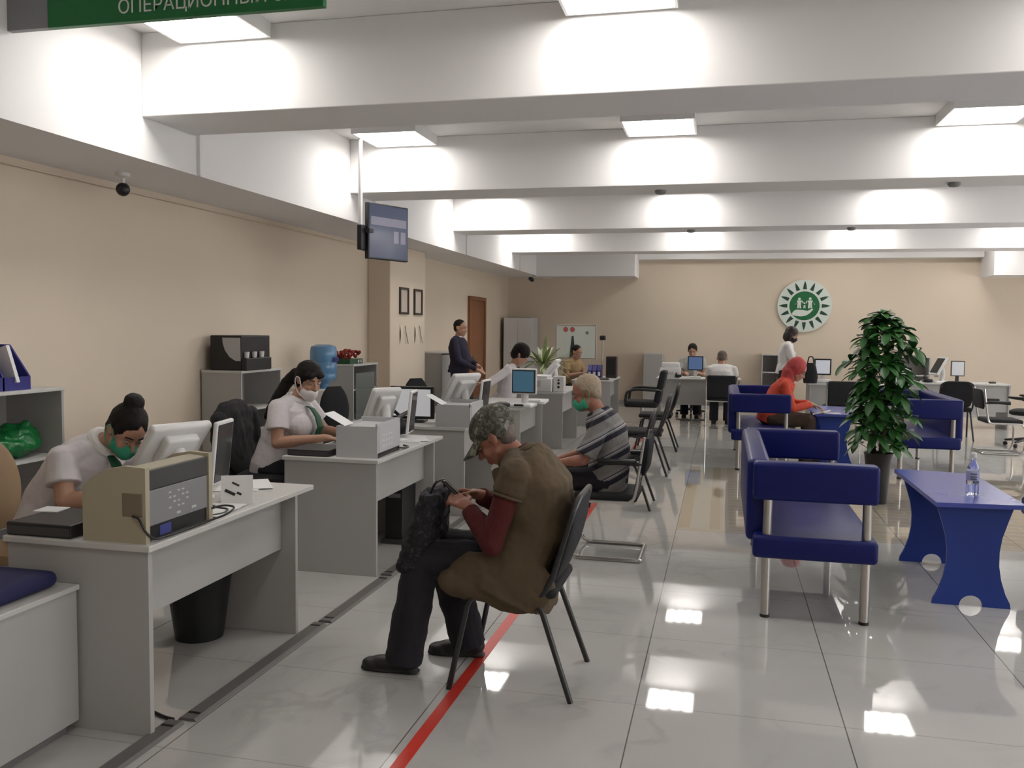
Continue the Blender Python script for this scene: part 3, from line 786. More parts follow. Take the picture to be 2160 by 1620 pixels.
MB().b2((-.125, -.02, 0), (.165, .27, .052), .006).put('case', BLACK, t, False)
MB().b2((-.12, -.022, .008), (.16, -.018, .04)).put('drawer_front', DGREY, t, False)
tag(MB().prism([(-.06, -.08), (.07, -.06), (.05, .10), (-.08, .08)], .004, M.Translation((-2.66, 3.03, .782)) @ M.Diagonal((.8, .6, 1, 1))).put('paper_sheet', PAPER, None, False), 'white sheet on the flat black box of the nearest desk', 'paper')
tag(MB().box((-2.38, 3.16, .739), (.15, .21, .016), Rz(-12), .002).put('paper_pad', PAPER, None, False), 'white paper pad between black box and beige printer', 'paper')
t = thing('pen', 'dark blue pen held over the nearest desk', 'pen', (-2.58, 3.46, .742))
MB().cap((0, 0, 0), (-.05, .01, .11), .004).put('barrel', FBLUE, t); MB().cyl((0, 0, 0), (.004, -.001, -.008), .003, .0005, 8).put('tip', INK, t)

def terminal(label, loc, rz, tilt=32, L=.50, W=.36, disp=True, dy=.12, dx=.215, dw=.27, drz=0):
    """white touch terminal: a slab lying back, its screen looks to -x and up; slim customer display beyond it looks to +x"""
    t = thing('touch_terminal', label, 'terminal', loc, rz, 'white touch terminals on the left desks')
    Rm = Ry(-tilt)
    c = V((0, 0, .115 + .5 * L * math.sin(R(tilt))))
    MB().box(c, (L, W, .045), Rm, .018, 3).put('main_case', WPLA, t)
    MB().box(c + Rm @ V((0, 0, .021)), (L - .06, W - .05, .006), Rm, .002).put('screen', GLASSD, t, False)
    MB().box(c + Rm @ V((.04, 0, -.04)), (L * .5, W * .55, .05), Rm, .015, 3).put('rear_cover', WPLA, t)
    MB().tube([(.06, 0, .02), (.09, 0, .10), c + Rm @ V((.05, 0, -.04))], .035, 12, .04).put('neck', WPLA, t)
    MB().box((.05, 0, .012), (.26, .24, .024), None, .01, 3).put('foot', WPLA, t)
    MB().box(c + Rm @ V((-.15, -.06, -.0245)), (.09, .13, .002), Rm).put('paper_note', PAPER, t, False)
    if disp:
        B0 = Rz(-rz)
        D = B0 @ Ry(6) @ Rz(drz)
        dc = B0 @ V((dx, dy, .205))
        f = MB().box(dc, (.022, dw, .31), D, .008, 3).put('customer_display', WPLA, t)
        MB().box(dc + D @ V((.0115, .0, .0)), (.003, dw - .025, .28), D).put('display_glass', GLASSD, f, False)
        MB().tube([(.05, 0, .05), dc * .6 + V((0, 0, .05)), dc + D @ V((-.012, 0, 0))], .016, 8, .03).put('display_arm', MGREY, t)
    return t
terminal('white touch terminal beside the woman with hair bun, nearest of the row', (-2.515, 3.62, .73), -24, 47.6, .33, .31, True, .17, .165, .19, 8)
terminal('white touch terminal of the woman with the white mask', (-2.373, 5.907, .73), -41, 54, .33, .23, True, .11, .19, .20, 8)
terminal('white touch terminal behind the second grey box printer', (-2.27, 7.50, .73), -30, 55, .36, .33, True, .05)
terminal('white touch terminal farthest in the left row, over the white printer', (-2.30, 11.9, .73), 0, 50, .36, .33, False)
t = thing('tent_card', 'folded white card with black marks on the nearest desk', 'card', (-2.165, 3.62, .73), -62)
MB().prism([(-.04, 0), (.04, 0), (.004, .125), (-.004, .125)], .14, M.Translation((0, .07, 0)) @ M.Rotation(PI / 2, 4, 'X')).put('card', PAPER, t, False)
for k, (a, zc, w, h) in enumerate(((-.030, .052, .05, .013), (.010, .046, .022, .010), (-.005, .088, .035, .008))):
    MB().box((.04 - zc * .288 + .0012, a, zc), (.002, w, h), Ry(-16) @ Rx(-28)).put('black_mark', INK, t, False)
for i, (x, y, r_, l) in enumerate(((-2.36, 3.98, 20, 'loose white papers under the slim display on the nearest desk'), (-2.20, 3.38, -8, 'white paper beside the beige printer on the nearest desk'), (-2.20, 5.98, 12, 'white papers at the far end of the second desk'))):
    tag(MB().box((x, y, .7325), (.21, .28, .004), Rz(r_)).box((x + .03, y + .04, .7365), (.20, .27, .003), Rz(r_ + 14)).put('papers', PAPER, None, False), l, 'paper')
tag(MB().tube([(-2.10, 3.30, .737), (-2.07, 3.36, .737), (-2.10, 3.44, .739), (-2.18, 3.45, .738)], .006, 8, .03).box((-2.19, 3.43, .742), (.05, .03, .02), Rz(20), .004).put('power_lead', BLACK, None), 'black power lead lying beside the tent card', 'cable')
WB = thing('waste_bin', 'black waste bin under the nearest desk', 'bin', (-2.50, 3.82, 0))
MB().lathe([(.115, 0), (.155, .30), (.162, .31), (.150, .31), (.11, .012)], n=28).put('bucket', BLACK, WB)
t = thing('drawer_cabinet', 'low grey cabinet in the bottom left corner of the photo', 'cabinet', (-2.87, 1.7, 0))
MB().b2((.0, 0, .04), (.52, 1.095, .545), .002).put('carcass', GREY, t, False)
MB().b2((-.01, -.01, .545), (.53, 1.10, .565), .003).put('top_panel', GREYT, t, False)
MB().b2((.03, .03, 0), (.49, 1.06, .04)).put('plinth', GREYD, t, False)
t = thing('seat_cushion', 'dark blue round cornered cushion on low grey cabinet at bottom left', 'cushion', (-2.60, 2.53, .565))
MB().box((0, 0, .032), (.42, .46, .062), None, .03, 4).put('pad', mat('dark_blue_fabric', (.014, .016, .075), .8), t)

# ------------------------------------------------------------------ second and further desks
def boxprinter(label, loc, rz, w=.27, L=.44, h=.185):
    t = thing('document_printer', label, 'printer', loc, rz, 'grey box printers on the left desks')
    pf = [(-w, 0), (0, 0), (0, h + .03), (-.05, h + .035), (-w, h - .005)]
    MB().prism([(-w, 0), (0, 0), (0, h), (-w, h)], L, M.Translation((0, L, 0)) @ M.Rotation(PI / 2, 4, 'X')).put('body', LGREY, t, False)
    MB().b2((-.012, .0, h), (0, L, h + .03)).b2((-w, L - .012, h), (0, L, h + .03)).b2((-w, 0, h), (-w + .012, L, h + .012)).b2((-w, 0, h), (0, .012, h + .012)).put('upper_rim', LGREY, t, False)
    MB().b2((0, .03, .035), (.003, L - .03, h + .01)).put('front_panel', MGREY if False else LGREY, t, False)
    bb = MB()
    for i in range(4):
        for j in range(3): bb.b2((.002, .10 + .05 * i, .06 + .035 * j), (.0045, .12 + .05 * i, .07 + .035 * j))
    bb.put('panel_print', WPLA, t, False)
    MB().b2((-.004, .01, .0), (.002, L - .02, .03)).put('dark_slot', BLACK, t, False)
    MB().box((-w - .03, .12, h + .045), (.16, .16, .002), Ry(28)).put('paper_sheet', PAPER, t, False)
    MB().tube([(.004, L - .05, .02), (.03, L, .01), (.03, L + .10, .007), (-.03, L + .16, .007)], .006, 8, .03).put('cable', BLACK, t)
    return t
boxprinter('grey box printer on the desk of the woman with white mask', (-2.065, 5.07, .73), 2)
boxprinter('grey box printer just left of the man in the camouflage cap', (-1.99, 6.88, .73), 0, .30, .40, .17)
t = thing('cash_drawer', 'flat black box under the forearm of the white masked woman', 'box', (-2.53, 5.06, .73))
MB().b2((-.13, -.02, 0), (.15, .26, .04), .005).put('case', BLACK, t, False); MB().b2((-.125, -.023, .006), (.145, -.018, .032)).put('drawer_front', DGREY, t, False)
t = thing('keyboard', 'dark keyboard under the hands of the white masked woman', 'keyboard', (-2.5, 5.52, .73))
MB().box((0, 0, .012), (.15, .36, .02), Ry(-4), .005).put('case', DGREY, t, False)
ky = MB()
for i in range(5):
    for j in range(12): ky.box((-.055 + i * .026, -.155 + j * .028, .025 + i * .0015), (.02, .022, .007))
ky.put('keys', MGREY, t, False)
t = thing('computer_tower', 'slim black computer tower under the second desk', 'computer', (-2.245, 5.88, 0))
MB().b2((-.075, -.03, .03), (.055, .33, .42), .006).put('case', BLACK, t, False)
MB().prism([(-.10, -.06), (.08, -.06), (.06, .36), (-.08, .36)], .03).put('stand', DGREY, t, False)
MB().b2((-.06, -.034, .33), (.04, -.03, .36)).put('drive_slot', MGREY, t, False)
tag(MB().ell((0, 0, .07), (.16, .13, .07)).ell((-.05, .02, .10), (.1, .1, .07)).tube([(-.10, 0, .10), (-.05, -.02, .2), (.06, -.02, .2), (.12, 0, .10)], .014, 8, .06).blob('shoulder_bag', BFAB, None, .011, 3, .02, .06), 'black bag on the second desk before the white monitor', 'bag').location = (-2.42, 6.17, .728)
t = thing('monitor', 'black framed monitor showing a white page on the third desk', 'monitor', (-2.58, 7.12, .73), 4)
MB().b2((-.195, -.01, .03), (.195, .03, .31), .008).put('case', BLACK, t, False)
MB().b2((-.165, -.013, .055), (.165, -.008, .285)).put('screen', SCRW, t, False)
MB().box((0, .05, .10), (.05, .04, .2)).box((0, .05, .01), (.22, .16, .02), None, .008).put('stand', BLACK, t, False)
t = thing('monitor', 'square blue-lit customer screen with white stand in the left row', 'monitor', (-2.0, 8.9, .73), -4)
MB().b2((-.125, -.012, .145), (.125, .015, .385), .006).put('case', BLACK, t, False)
MB().b2((-.112, -.0145, .158), (.112, -.010, .372)).put('screen', SCRB, t, False)
MB().box((0, .03, .265), (.27, .03, .27), None, .01).tube([(0, .05, .02), (0, .05, .2)], .04, 12).put('white_back', WPLA, t, False)
MB().box((0, -.01, .02), (.24, .26, .04), None, .015, 3).put('base', WPLA, t)
MB().box((.0, -.17, .03), (.10, .02, .02), None, .004).put('base_slot', BLACK, t)
t = thing('card_reader', 'dark oval device beside the blue-lit screen', 'device', (-2.2, 8.79, .73))
MB().ell((0, 0, .025), (.10, .06, .03)).put('case', DGREY, t); MB().box((.0, -.01, .05), (.08, .04, .012), Rx(14), .004).put('keypad', MGREY, t)
tag(MB().box((-1.96, 9.45, .745), (.2, .4, .03), Rz(5), .006).box((-1.99, 9.3, .77), (.15, .2, .02), Rz(20), .004).put('papers', PAPER, None, False), 'stack of white papers behind the blue-lit screen', 'paper')
t = thing('office_printer', 'white printer on the fifth desk, left of the striped shirt man\'s head', 'printer', (-2.29, 11.3, .73))
MB().b2((-.22, -.2, 0), (.16, .2, .17), .012).b2((-.20, -.18, .17), (.1, .18, .205), .01).put('body', WPLA, t)
MB().b2((-.18, -.203, .06), (.02, -.199, .14)).put('paper_slot', LGREY, t, False)
t = thing('queue_box', 'small white box with dark holes beside the white printer', 'box', (-2.05, 11.25, .73))
MB().b2((-.07, -.07, 0), (.07, .07, .20), .008).put('case', WPLA, t, False)
MB().cyl((.0, -.072, .11), (0, -.069, .11), .016).cyl((.0, -.072, .06), (0, -.069, .06), .016).cyl((.0, -.072, .15), (0, -.069, .15), .012).put('holes', BLACK, t)
# far desk of the row
for i, (x, m, l) in enumerate(((-2.16, FBLUE, 'left blue folder box on the far desk of the row'), (-2.08, mat('violet_folder', (.05, .035, .20), .5), 'violet folder box in the middle of the blue ones'), (-2.0, FBLUE, 'right blue folder box on the far desk of the row'))):
    t = thing('folder_box', l, 'folder', (x, 14.75, .73), 0, 'folder boxes on the far desk of the row')
    MB().prism([(-.1, 0), (.1, 0), (.1, .12), (-.02, .21), (-.1, .21)], .07, M(((0, 0, 1, -.035), (-1, 0, 0, 0), (0, 1, 0, 0), (0, 0, 0, 1)))).put('box', m, t, False)
    MB().b2((-.02, -.102, .03), (.02, -.0995, .10)).put('label', PAPER, t, False)
t = thing('loudspeaker', 'dark brown upright box at the right end of the far desk', 'speaker', (-1.80, 14.75, .73))
MB().b2((-.09, -.09, .0), (.09, .09, .36), .012).put('case', mat('dark_brown_box', (.045, .028, .024), .5), t, False)
MB().b2((-.075, -.094, .05), (.075, -.089, .33), .003).put('grille', BLACK, t, False)
tag(MB().box((-1.92, 14.2, .736), (.28, .3, .012), Rz(8), .003).put('tray', BLACK, None, False), 'flat black tray at the corner of the far desk', 'tray')
t = thing('flip_chart', 'whiteboard on legs with two red marks at the top', 'whiteboard', (-2.70, 16.5, 0))
MB().b2((-.37, -.01, 1.0), (.37, .015, 1.60)).put('board', mat('whiteboard', (.62, .66, .60), .3), t, False)
f = MB()
for lo, hi in (((-.39, -.015, .98), (-.37, .02, 1.62)), ((.37, -.015, .98), (.39, .02, 1.62)), ((-.37, -.015, .98), (.37, .02, 1.0)), ((-.37, -.015, 1.60), (.37, .02, 1.62))): f.b2(lo, hi, .003)
f.put('board_frame', BSTEEL, t, False)
for x, y in ((-.34, -.12), (.34, -.12), (0, .45)): MB().cyl((x * .9, .03, 1.5), (x, y + .1, 0), .012).put('leg', BSTEEL, t)
for x in (-.2, -.07): MB().cyl((x, -.014, 1.53), (x, -.009, 1.53), .048, n=20).put('red_mark', mat('red_marker_dot', (.42, .12, .10), .6), t)
MB().cyl((.21, -.014, 1.47), (.21, -.009, 1.47), .03, n=16).put('green_magnet', mat('grey_green_magnet', (.10, .15, .12), .6), t)
MB().prism([(-.06, 1.0), (.05, 1.0), (.035, 1.2), (.012, 1.41), (-.02, 1.41), (-.045, 1.2)], .004, M(((1, 0, 0, -.06), (0, 0, 1, -.016), (0, 1, 0, 0), (0, 0, 0, 1)))).put('dark_drawing', mat('dark_teal_ink', (.02, .045, .045), .7), t, False)
t = thing('coat_stand', 'thin pole with a black head right of the whiteboard', 'stand', (-2.20, 16.55, 0))
MB().cyl((0, 0, .02), (0, 0, 1.36), .012).put('pole', BSTEEL, t); MB().box((0, 0, 1.38), (.11, .08, .09), None, .02, 3).put('head', BLACK, t); MB().lathe([(.12, 0), (.12, .015), (.02, .03)], n=24).put('base', BSTEEL, t)

# plant with long striped leaves
t = thing('potted_palm', 'spiky plant with long striped leaves before the whiteboard', 'plant', (-2.70, 13.4, 0))
MB().lathe([(.10, 0), (.13, .30), (.14, .32), (.125, .32), (.12, .28)], n=24).put('pot', DGREY, t)
MB().tube([(0, 0, .28), (.01, 0, .60), (0, .01, .98)], .022, 8).put('trunk', BARK, t)
lf = MB()
random.seed(3)
for i in range(34):
    a = i * 2.4; el = random.uniform(-.05, .75) if i else 1.5; Ln = random.uniform(.42, .60)
    d0 = V((math.cos(a) * math.cos(el), math.sin(a) * math.cos(el), math.sin(el)))
    side = d0.cross(V((0, 0, 1)));  side = side.normalized() if side.length > .1 else V((1, 0, 0))
    prev = None; p = V((0, 0, .94 + random.uniform(0, .08)))
    for k in range(7):
        u = k / 6
        w = .036 * math.sin(PI * min(.98, .12 + u * .86))
        q = [lf.bm.verts.new(p - side * w), lf.bm.verts.new(p + V((0, 0, -.006))), lf.bm.verts.new(p + side * w)]
        if prev:
            lf.bm.faces.new((prev[0], prev[1], q[1], q[0])); lf.bm.faces.new((prev[1], prev[2], q[2], q[1]))
        prev = q
        p = p + (d0 + V((0, 0, -.65 * u * (1.3 - math.sin(el))))).normalized() * Ln / 6
lf.put('foliage', LEAF2, t)

# umbrella tree in the middle of the waiting area
t = thing('potted_umbrella_tree', 'tall leafy green umbrella tree in dark pot among the blue sofas', 'plant', (1.40, 8.47, 0))
MB().lathe([(.085, 0), (.09, .02), (.105, .30), (.12, .44), (.128, .46), (.117, .46), (.105, .40)], n=28).put('pot', BLACK, t)
MB().lathe([(.11, .41), (.05, .43), (.01, .435)], n=24).put('soil', BARK, t)
tr = MB()
for k, (ax, ay) in enumerate(((.02, .01), (-.03, .02), (.01, -.03))):
    tr.tube([(ax, ay, .40), (ax * 2.2, ay * 2, .8), (ax * 2.6 + .02, ay * 2.5, 1.2), (ax * 1.2, ay * 1.3, 1.62)], [.02, .018, .014, .008], 8)
random.seed(11)
lf = MB()
def leaflet(p, d, Ln, w):
    d = d.normalized(); s = d.cross(V((0, 0, 1)))
    s = s.normalized() if s.length > .05 else V((1, 0, 0))
    up = s.cross(d)
    prev = None
    for k in range(7):
        u = k / 6
        ww = w * (math.sin(PI * min(.985, .05 + .93 * u ** 1.25)) ** .7)
        c = p + d * Ln * u + V((0, 0, -.26 * Ln * u * u))
        q = [lf.bm.verts.new(c - s * ww + up * ww * .3), lf.bm.verts.new(c), lf.bm.verts.new(c + s * ww + up * ww * .3)]
        if prev:
            lf.bm.faces.new((prev[0], prev[1], q[1], q[0])); lf.bm.faces.new((prev[1], prev[2], q[2], q[1]))
        prev = q
def outline(z):     # reach of the crown at height z
    pts = [(.40, .20), (.55, .30), (.78, .36), (.92, .26), (1.05, .30), (1.15, .38), (1.35, .34), (1.5, .30), (1.62, .20), (1.78, .03)]
    for (a, ra), (b, rb) in zip(pts, pts[1:]):
        if a <= z <= b: return ra + (rb - ra) * (z - a) / (b - a)
    return .08
N = 84
for i in range(N):
    z = .50 + 1.22 * ((i + .5) / N) ** .9
    a = i * 2.39996 + random.uniform(-.3, .3)
    rr = outline(z) * random.uniform(.25, .80)
    c = V((rr * math.cos(a), rr * math.sin(a), z))
    st = V((rr * .12 * math.cos(a), rr * .12 * math.sin(a), z - .10 - .1 * rr))
    tr.tube([st, (st + c) / 2 + V((0, 0, .02)), c], .0035, 5)
    out = V((math.cos(a), math.sin(a), random.uniform(.5, 1.6) if z < 1.6 else 2.5)).normalized()
    F = frame(out)
    n = random.choice((6, 7, 7, 8)); Ln = random.uniform(.13, .185)
    for k in range(n):
        b = 2 * PI * k / n + random.uniform(-.15, .15)
        dirv = F @ V((math.cos(b), math.sin(b), .25))
        leaflet(c, dirv + V((0, 0, -.04)), Ln * random.uniform(.85, 1.1), Ln * .225)
tr.put('stems', BARK, t)
lf.put('foliage', LEAF, t)

# ------------------------------------------------------------------ things on the far desks
t = thing('office_printer', 'white printer at the left end of the far desk with the blue screen', 'printer', (-.86, 15.4, .73))
MB().b2((-.17, -.18, 0), (.17, .18, .17), .012).b2((-.15, -.12, .17), (.15, .16, .25), .012).put('body', WPLA, t); MB().b2((-.12, -.183, .05), (.06, -.179, .10)).put('paper_slot', LGREY, t, False)
t = thing('queue_box', 'small white box with dark marks at the far desk corner', 'box', (-.98, 15.2, .73))
MB().b2((-.05, -.05, 0), (.05, .05, .14), .006).put('case', WPLA, t, False); MB().cyl((0, -.052, .09), (0, -.049, .09), .014).cyl((0.01, -.052, .045), (.01, -.049, .045), .018).put('holes', BLACK, t)
t = thing('monitor', 'blue-lit screen on the far desk before the seated clerk', 'monitor', (-.44, 15.3, .73))
MB().b2((-.13, -.012, .13), (.13, .018, .375), .006).put('case', BLACK, t, False); MB().b2((-.112, -.015, .148), (.112, -.0115, .357)).put('screen', SCRB2, t, False)
MB().box((0, .03, .075), (.05, .03, .15)).box((0, .01, .012), (.2, .18, .024), None, .008).put('stand', WPLA, t, False)
tag(MB().box((-.62, 15.25, .738), (.16, .2, .016), Rz(4), .003).put('papers', PAPER, None, False), 'white papers beside the far blue-lit screen', 'paper')
t = thing('desk_phone', 'black phone left of the far blue-lit screen', 'phone', (-.72, 15.28, .73))
MB().box((0, 0, .03), (.11, .16, .05), None, .012).put('base', BLACK, t); MB().tube([(-.03, -.07, .05), (-.03, -.05, .085), (-.03, .05, .085), (-.03, .07, .05)], .016, 8, .02).put('handset', BLACK, t)
t = thing('monitor', 'dark framed screen on the far desk left of the leafy plant', 'monitor', (1.56, 14.75, .73))
MB().b2((-.13, -.012, .125), (.13, .018, .385), .006).put('case', BLACK, t, False); MB().b2((-.108, -.015, .148), (.108, -.0115, .362)).put('screen', mat('grey_lit_screen', (.2, .2, .22), .2, emis=(.5, .5, .55), es=.45), t, False)
MB().box((0, .03, .07), (.06, .04, .14)).box((0, .0, .03), (.26, .24, .06), None, .02).put('stand', WPLA, t, False)
t = thing('handbag', 'black bag hanging at the far desk behind the orange hood', 'bag', (1.36, 14.56, .73))
MB().loft([((0, 0, .0), (.10, 0, 0), (0, .05, 0)), ((0, 0, .1), (.115, 0, 0), (0, .06, 0)), ((0, 0, .26), (.085, 0, 0), (0, .045, 0)), ((0, 0, .32), (.05, 0, 0), (0, .02, 0))], 18, 2.6).put('body', BFAB, t)
MB().tube([(-.05, 0, .3), (-.03, 0, .42), (.03, 0, .42), (.05, 0, .3)], .01, 8, .05).put('handle', BLACK, t)
t = thing('monitor', 'white page screen on the far desk right of the leafy plant', 'monitor', (3.76, 15.7, .73))
MB().b2((-.105, -.012, .11), (.105, .018, .36), .005).put('case', mat('brown_frame', (.10, .075, .06), .4), t, False); MB().b2((-.09, -.015, .125), (.09, -.0115, .345)).put('screen', SCRW, t, False)
MB().box((0, .03, .06), (.05, .03, .12)).box((0, .0, .01), (.18, .16, .02), None, .006).put('stand', DGREY, t, False)
terminal('white touch terminal on the far desk right of the leafy plant', (3.50, 15.85, .73), 20, 60, .34, .26, False)
t = thing('desk_phone', 'black phone on the far desk right of the leafy plant', 'phone', (3.30, 15.68, .73))
MB().box((0, 0, .03), (.14, .18, .05), None, .012).put('base', BLACK, t); MB().tube([(-.03, -.07, .05), (-.03, -.05, .10), (-.03, .05, .10), (-.03, .07, .05)], .018, 8, .02).put('handset', BLACK, t)
tag(MB().box((3.55, 15.62, .737), (.28, .14, .014), Rz(-3), .003).put('papers', PAPER, None, False), 'white papers before the white page screen', 'paper')
t = thing('office_printer', 'white printer beside the open cabinet right of the leafy plant', 'printer', (2.96, 15.85, .73))
MB().b2((-.15, -.15, 0), (.13, .15, .14), .012).b2((-.12, -.1, .14), (.1, .13, .22), .01).put('body', WPLA, t); MB().b2((-.1, -.153, .04), (.06, -.149, .08)).put('paper_slot', BLACK, t, False)
tag(MB().box((4.30, 15.75, .745), (.1, .06, .03), Rz(20), .01).put('stapler', BLACK, None), 'small black stapler at the right end of the far desk', 'stapler')
# jacket hung over the back of the second clerk's chair
t = thing('jacket', 'black jacket hung over the chair of the woman with white mask', 'jacket', (-3.42, 5.70, 0), 6)
m = MB().loft([((0, 0, .47), (0, .27, 0), (.06, 0, 0)), ((-.01, 0, .60), (0, .285, 0), (.085, 0, 0)), ((-.02, 0, .80), (0, .275, 0), (.08, 0, 0)), ((-.02, 0, .93), (0, .24, 0), (.07, 0, 0)), ((-.02, 0, 1.0), (0, .16, 0), (.045, 0, 0))], 24, 2.6)
m.cap((0, -.26, .88), (.04, -.30, .52), .065, .05, 12).cap((0, .26, .88), (.04, .30, .52), .065, .05, 12)
m.blob('cloth', BFAB, t, .011, 3, .03, .10)

# ------------------------------------------------------------------ people
def lerp(a, b, t): return V(a) * (1 - t) + V(b) * t
def hand(mb, w, f, n, curl, right, k=1.):
    f = V(f).normalized(); n = V(n); n = (n - f * n.dot(f)).normalized()
    s = f.cross(n) * (1 if right else -1)          # towards the thumb
    w = V(w)
    mb.cap(w - f * .02, w + f * .02, .025 * k, .026 * k, 10)
    for i, (off, L, r) in enumerate(((.030, .070, .0088), (.010, .078, .0090), (-.011, .072, .0086), (-.030, .056, .0076))):
        kn = w + f * (.092 - .006 * abs(i - 1)) * k + s * off * k
        mb.cap(w + f * .012 + s * off * .55 * k, kn, .0135 * k, .0115 * k, 8)
        a = R(curl[i] if isinstance(curl, (list, tuple)) else curl); d = f; p = kn
        for j, (fr_, rr) in enumerate(((.46, 1.), (.30, .92), (.24, .82))):
            ang = a * (.55 if j == 0 else 1.)
            d = (d * math.cos(ang) + n * math.sin(ang)).normalized()
            nn = n - d * n.dot(d)
            q = p + d * L * fr_ * k
            mb.cap(p, q, r * rr * k, r * rr * .93 * k, 8)
            p = q
            n2 = (n * math.cos(ang) - f * 0).normalized()
    b = w + f * .022 * k + s * .026 * k
    t1 = b + (f * .55 + s * .65 + n * .35).normalized() * .040 * k
    t2 = t1 + (f * .85 + s * .30 + n * .35).normalized() * .032 * k
    t3 = t2 + (f * .95 + s * .05 + n * .3).normalized() * .024 * k
    mb.caps([b, t1, t2, t3], [.014 * k, .0115 * k, .0098 * k, .008 * k], 8)
    return mb

HAIRS_PRIM = {
    'cap': [((-.020, 0, .040), (.102, .085, .094)), ((-.050, 0, -.005), (.064, .076, .085))],
    'short': [((-.022, 0, .042), (.099, .081, .089)), ((-.052, 0, 0), (.056, .070, .07))],
    'crop': [((-.022, 0, .036), (.092, .079, .086)), ((-.046, 0, -.012), (.050, .069, .060))],
    'bob': [((-.020, 0, .040), (.106, .090, .096)), ((-.045, 0, -.03), (.078, .092, .11)), ((-.02, .07, -.05), (.055, .028, .10)), ((-.02, -.07, -.05), (.055, .028, .10))],
    'curly': [((-.020, 0, .045), (.112, .096, .102)), ((-.055, 0, -.005), (.070, .088, .09))],
    'fringe': [((-.022, 0, .044), (.106, .089, .096)), ((-.058, 0, -.01), (.064, .080, .095)), ((.055, .03, .06), (.040, .045, .028)), ((.05, -.035, .055), (.038, .04, .03))],
}
def human(label, loc, rz, J, vox=.008, skin=SKIN, hair='cap', hairm=HAIRB, top=SHIRT, sleeve=.55, bottom=DTROU, mask=None, wid=1., dep=1., bust=0., belly=0.,
          skirt=False, detail=True, hair_extra=(), no_hair=False, topname='shirt', folds=.012, tuck=.0, sl_flare=1.0, arm=1.0, leg=1.0):
    t = thing('person', label, 'person', loc, rz)
    g = {k: V(v) for k, v in J.items() if k[:2] not in ('hd', 'cu')}
    hd = V(J['hd']).normalized(); hu = V(J.get('hu', (0, 0, 1)))
    up = (hu - hd * hu.dot(hd)).normalized(); left = up.cross(hd)
    H = M((hd, left, up)).transposed(); hc = g['head']
    def hp(x, y, z): return hc + H @ V((x, y, z))
    shl = (g['shL'] - g['shR']).normalized()
    hpl = (g['hipL'] - g['hipR']).normalized()
    def sections(k, o=0.):
        pts = [g['pel'] - (g['waist'] - g['pel']).normalized() * .09, g['pel'], g['waist'], g['chest'], lerp(g['chest'], g['neck'], .62), lerp(g['chest'], g['neck'], .93)]
        hw = [.150, .165, .145, .160, .152, .084]; fd = [.115, .120, .108 + belly * .5, .118, .094, .070]
        out = []
        for i, p in enumerate(pts):
            a = pts[max(0, i - 1)]; b = pts[min(len(pts) - 1, i + 1)]
            tg = (b - a).normalized(); s = lerp(hpl, shl, i / 5.).normalized(); s = (s - tg * s.dot(tg)).normalized()
            fr = s.cross(tg)
            out.append((p + fr * (belly * .5 if i in (1, 2) else 0), s * (hw[i] * wid * k + o), fr * (fd[i] * dep * k + o)))
        return out
    # --- skin: one continuous body
    b = MB()
    b.ell(hp(-.008, 0, .030), (.096, .076, .090), H, 20, 14)
    b.ell(hp(.024, 0, -.040), (.066, .058, .078), H, 18, 12)
    b.ell(hp(.058, 0, -.098), (.022, .026, .018), H, 12, 8)
    b.cap(hp(.020, .050, -.055), hp(.052, .022, -.095), .020, .018, 8).cap(hp(.020, -.050, -.055), hp(.052, -.022, -.095), .020, .018, 8)
    if detail:
        b.cap(hp(.086, 0, .008), hp(.108, 0, -.030), .0085, .0125, 8)
        b.ell(hp(.098, .011, -.034), (.010, .008, .008), H, 8, 6).ell(hp(.098, -.011, -.034), (.010, .008, .008), H, 8, 6)
        b.cap(hp(.080, .014, .022), hp(.068, .046, .020), .011, .009, 8).cap(hp(.080, -.014, .022), hp(.068, -.046, .020), .011, .009, 8)
        b.ell(hp(.056, .034, -.030), (.026, .022, .026), H, 10, 8).ell(hp(.056, -.034, -.030), (.026, .022, .026), H, 10, 8)
        b.cap(hp(.086, .016, -.064), hp(.086, -.016, -.064), .0075, .0075, 8).cap(hp(.083, .014, -.075), hp(.083, -.014, -.075), .008, .008, 8)
    for s in (1, -1):
        b.ell(hp(-.006, s * .079, -.004), (.019, .009, .029), H @ Ry(-12), 12, 8)
        b.ell(hp(-.014, s * .086, .004), (.015, .008, .023), H @ Ry(-12), 10, 8)
    b.caps([g['neck'] - (g['neck'] - g['chest']).normalized() * .05, lerp(g['neck'], hp(-.02, 0, -.06), .5), hp(-.012, 0, -.05)], [.060 * arm, .052 * arm, .052 * arm], 14)
    b.loft(sections(.90), 20, 2.3)
    for s in 'LR':
        b.caps([lerp(g['neck'], g['sh' + s], .4) - (g['neck'] - g['chest']).normalized() * .03, g['sh' + s], lerp(g['sh' + s], g['el' + s], .5), g['el' + s]], [.040, .048 * arm, .046 * arm, .037 * arm], 12)
        b.caps([g['el' + s], lerp(g['el' + s], g['wr' + s], .3), g['wr' + s]], [.037 * arm, .040 * arm, .025], 12)
        f, n, c = J['cu' + s]
        hand(b, g['wr' + s], f, n, c, s == 'R')
        b.caps([g['hip' + s], g['kn' + s]], [.078, .055], 12).caps([g['kn' + s], lerp(g['kn' + s], g['an' + s], .35), g['an' + s]], [.054, .054, .034], 12)
        toe = V(J.get('to' + s, (1, 0, 0))); toe = toe.normalized()
        b.cap(g['an' + s] + V((0, 0, -.025)), g['an' + s] + toe * .09 + V((0, 0, -.048)), .028, .022, 10)
    b.blob('body', skin, t, vox, 3)
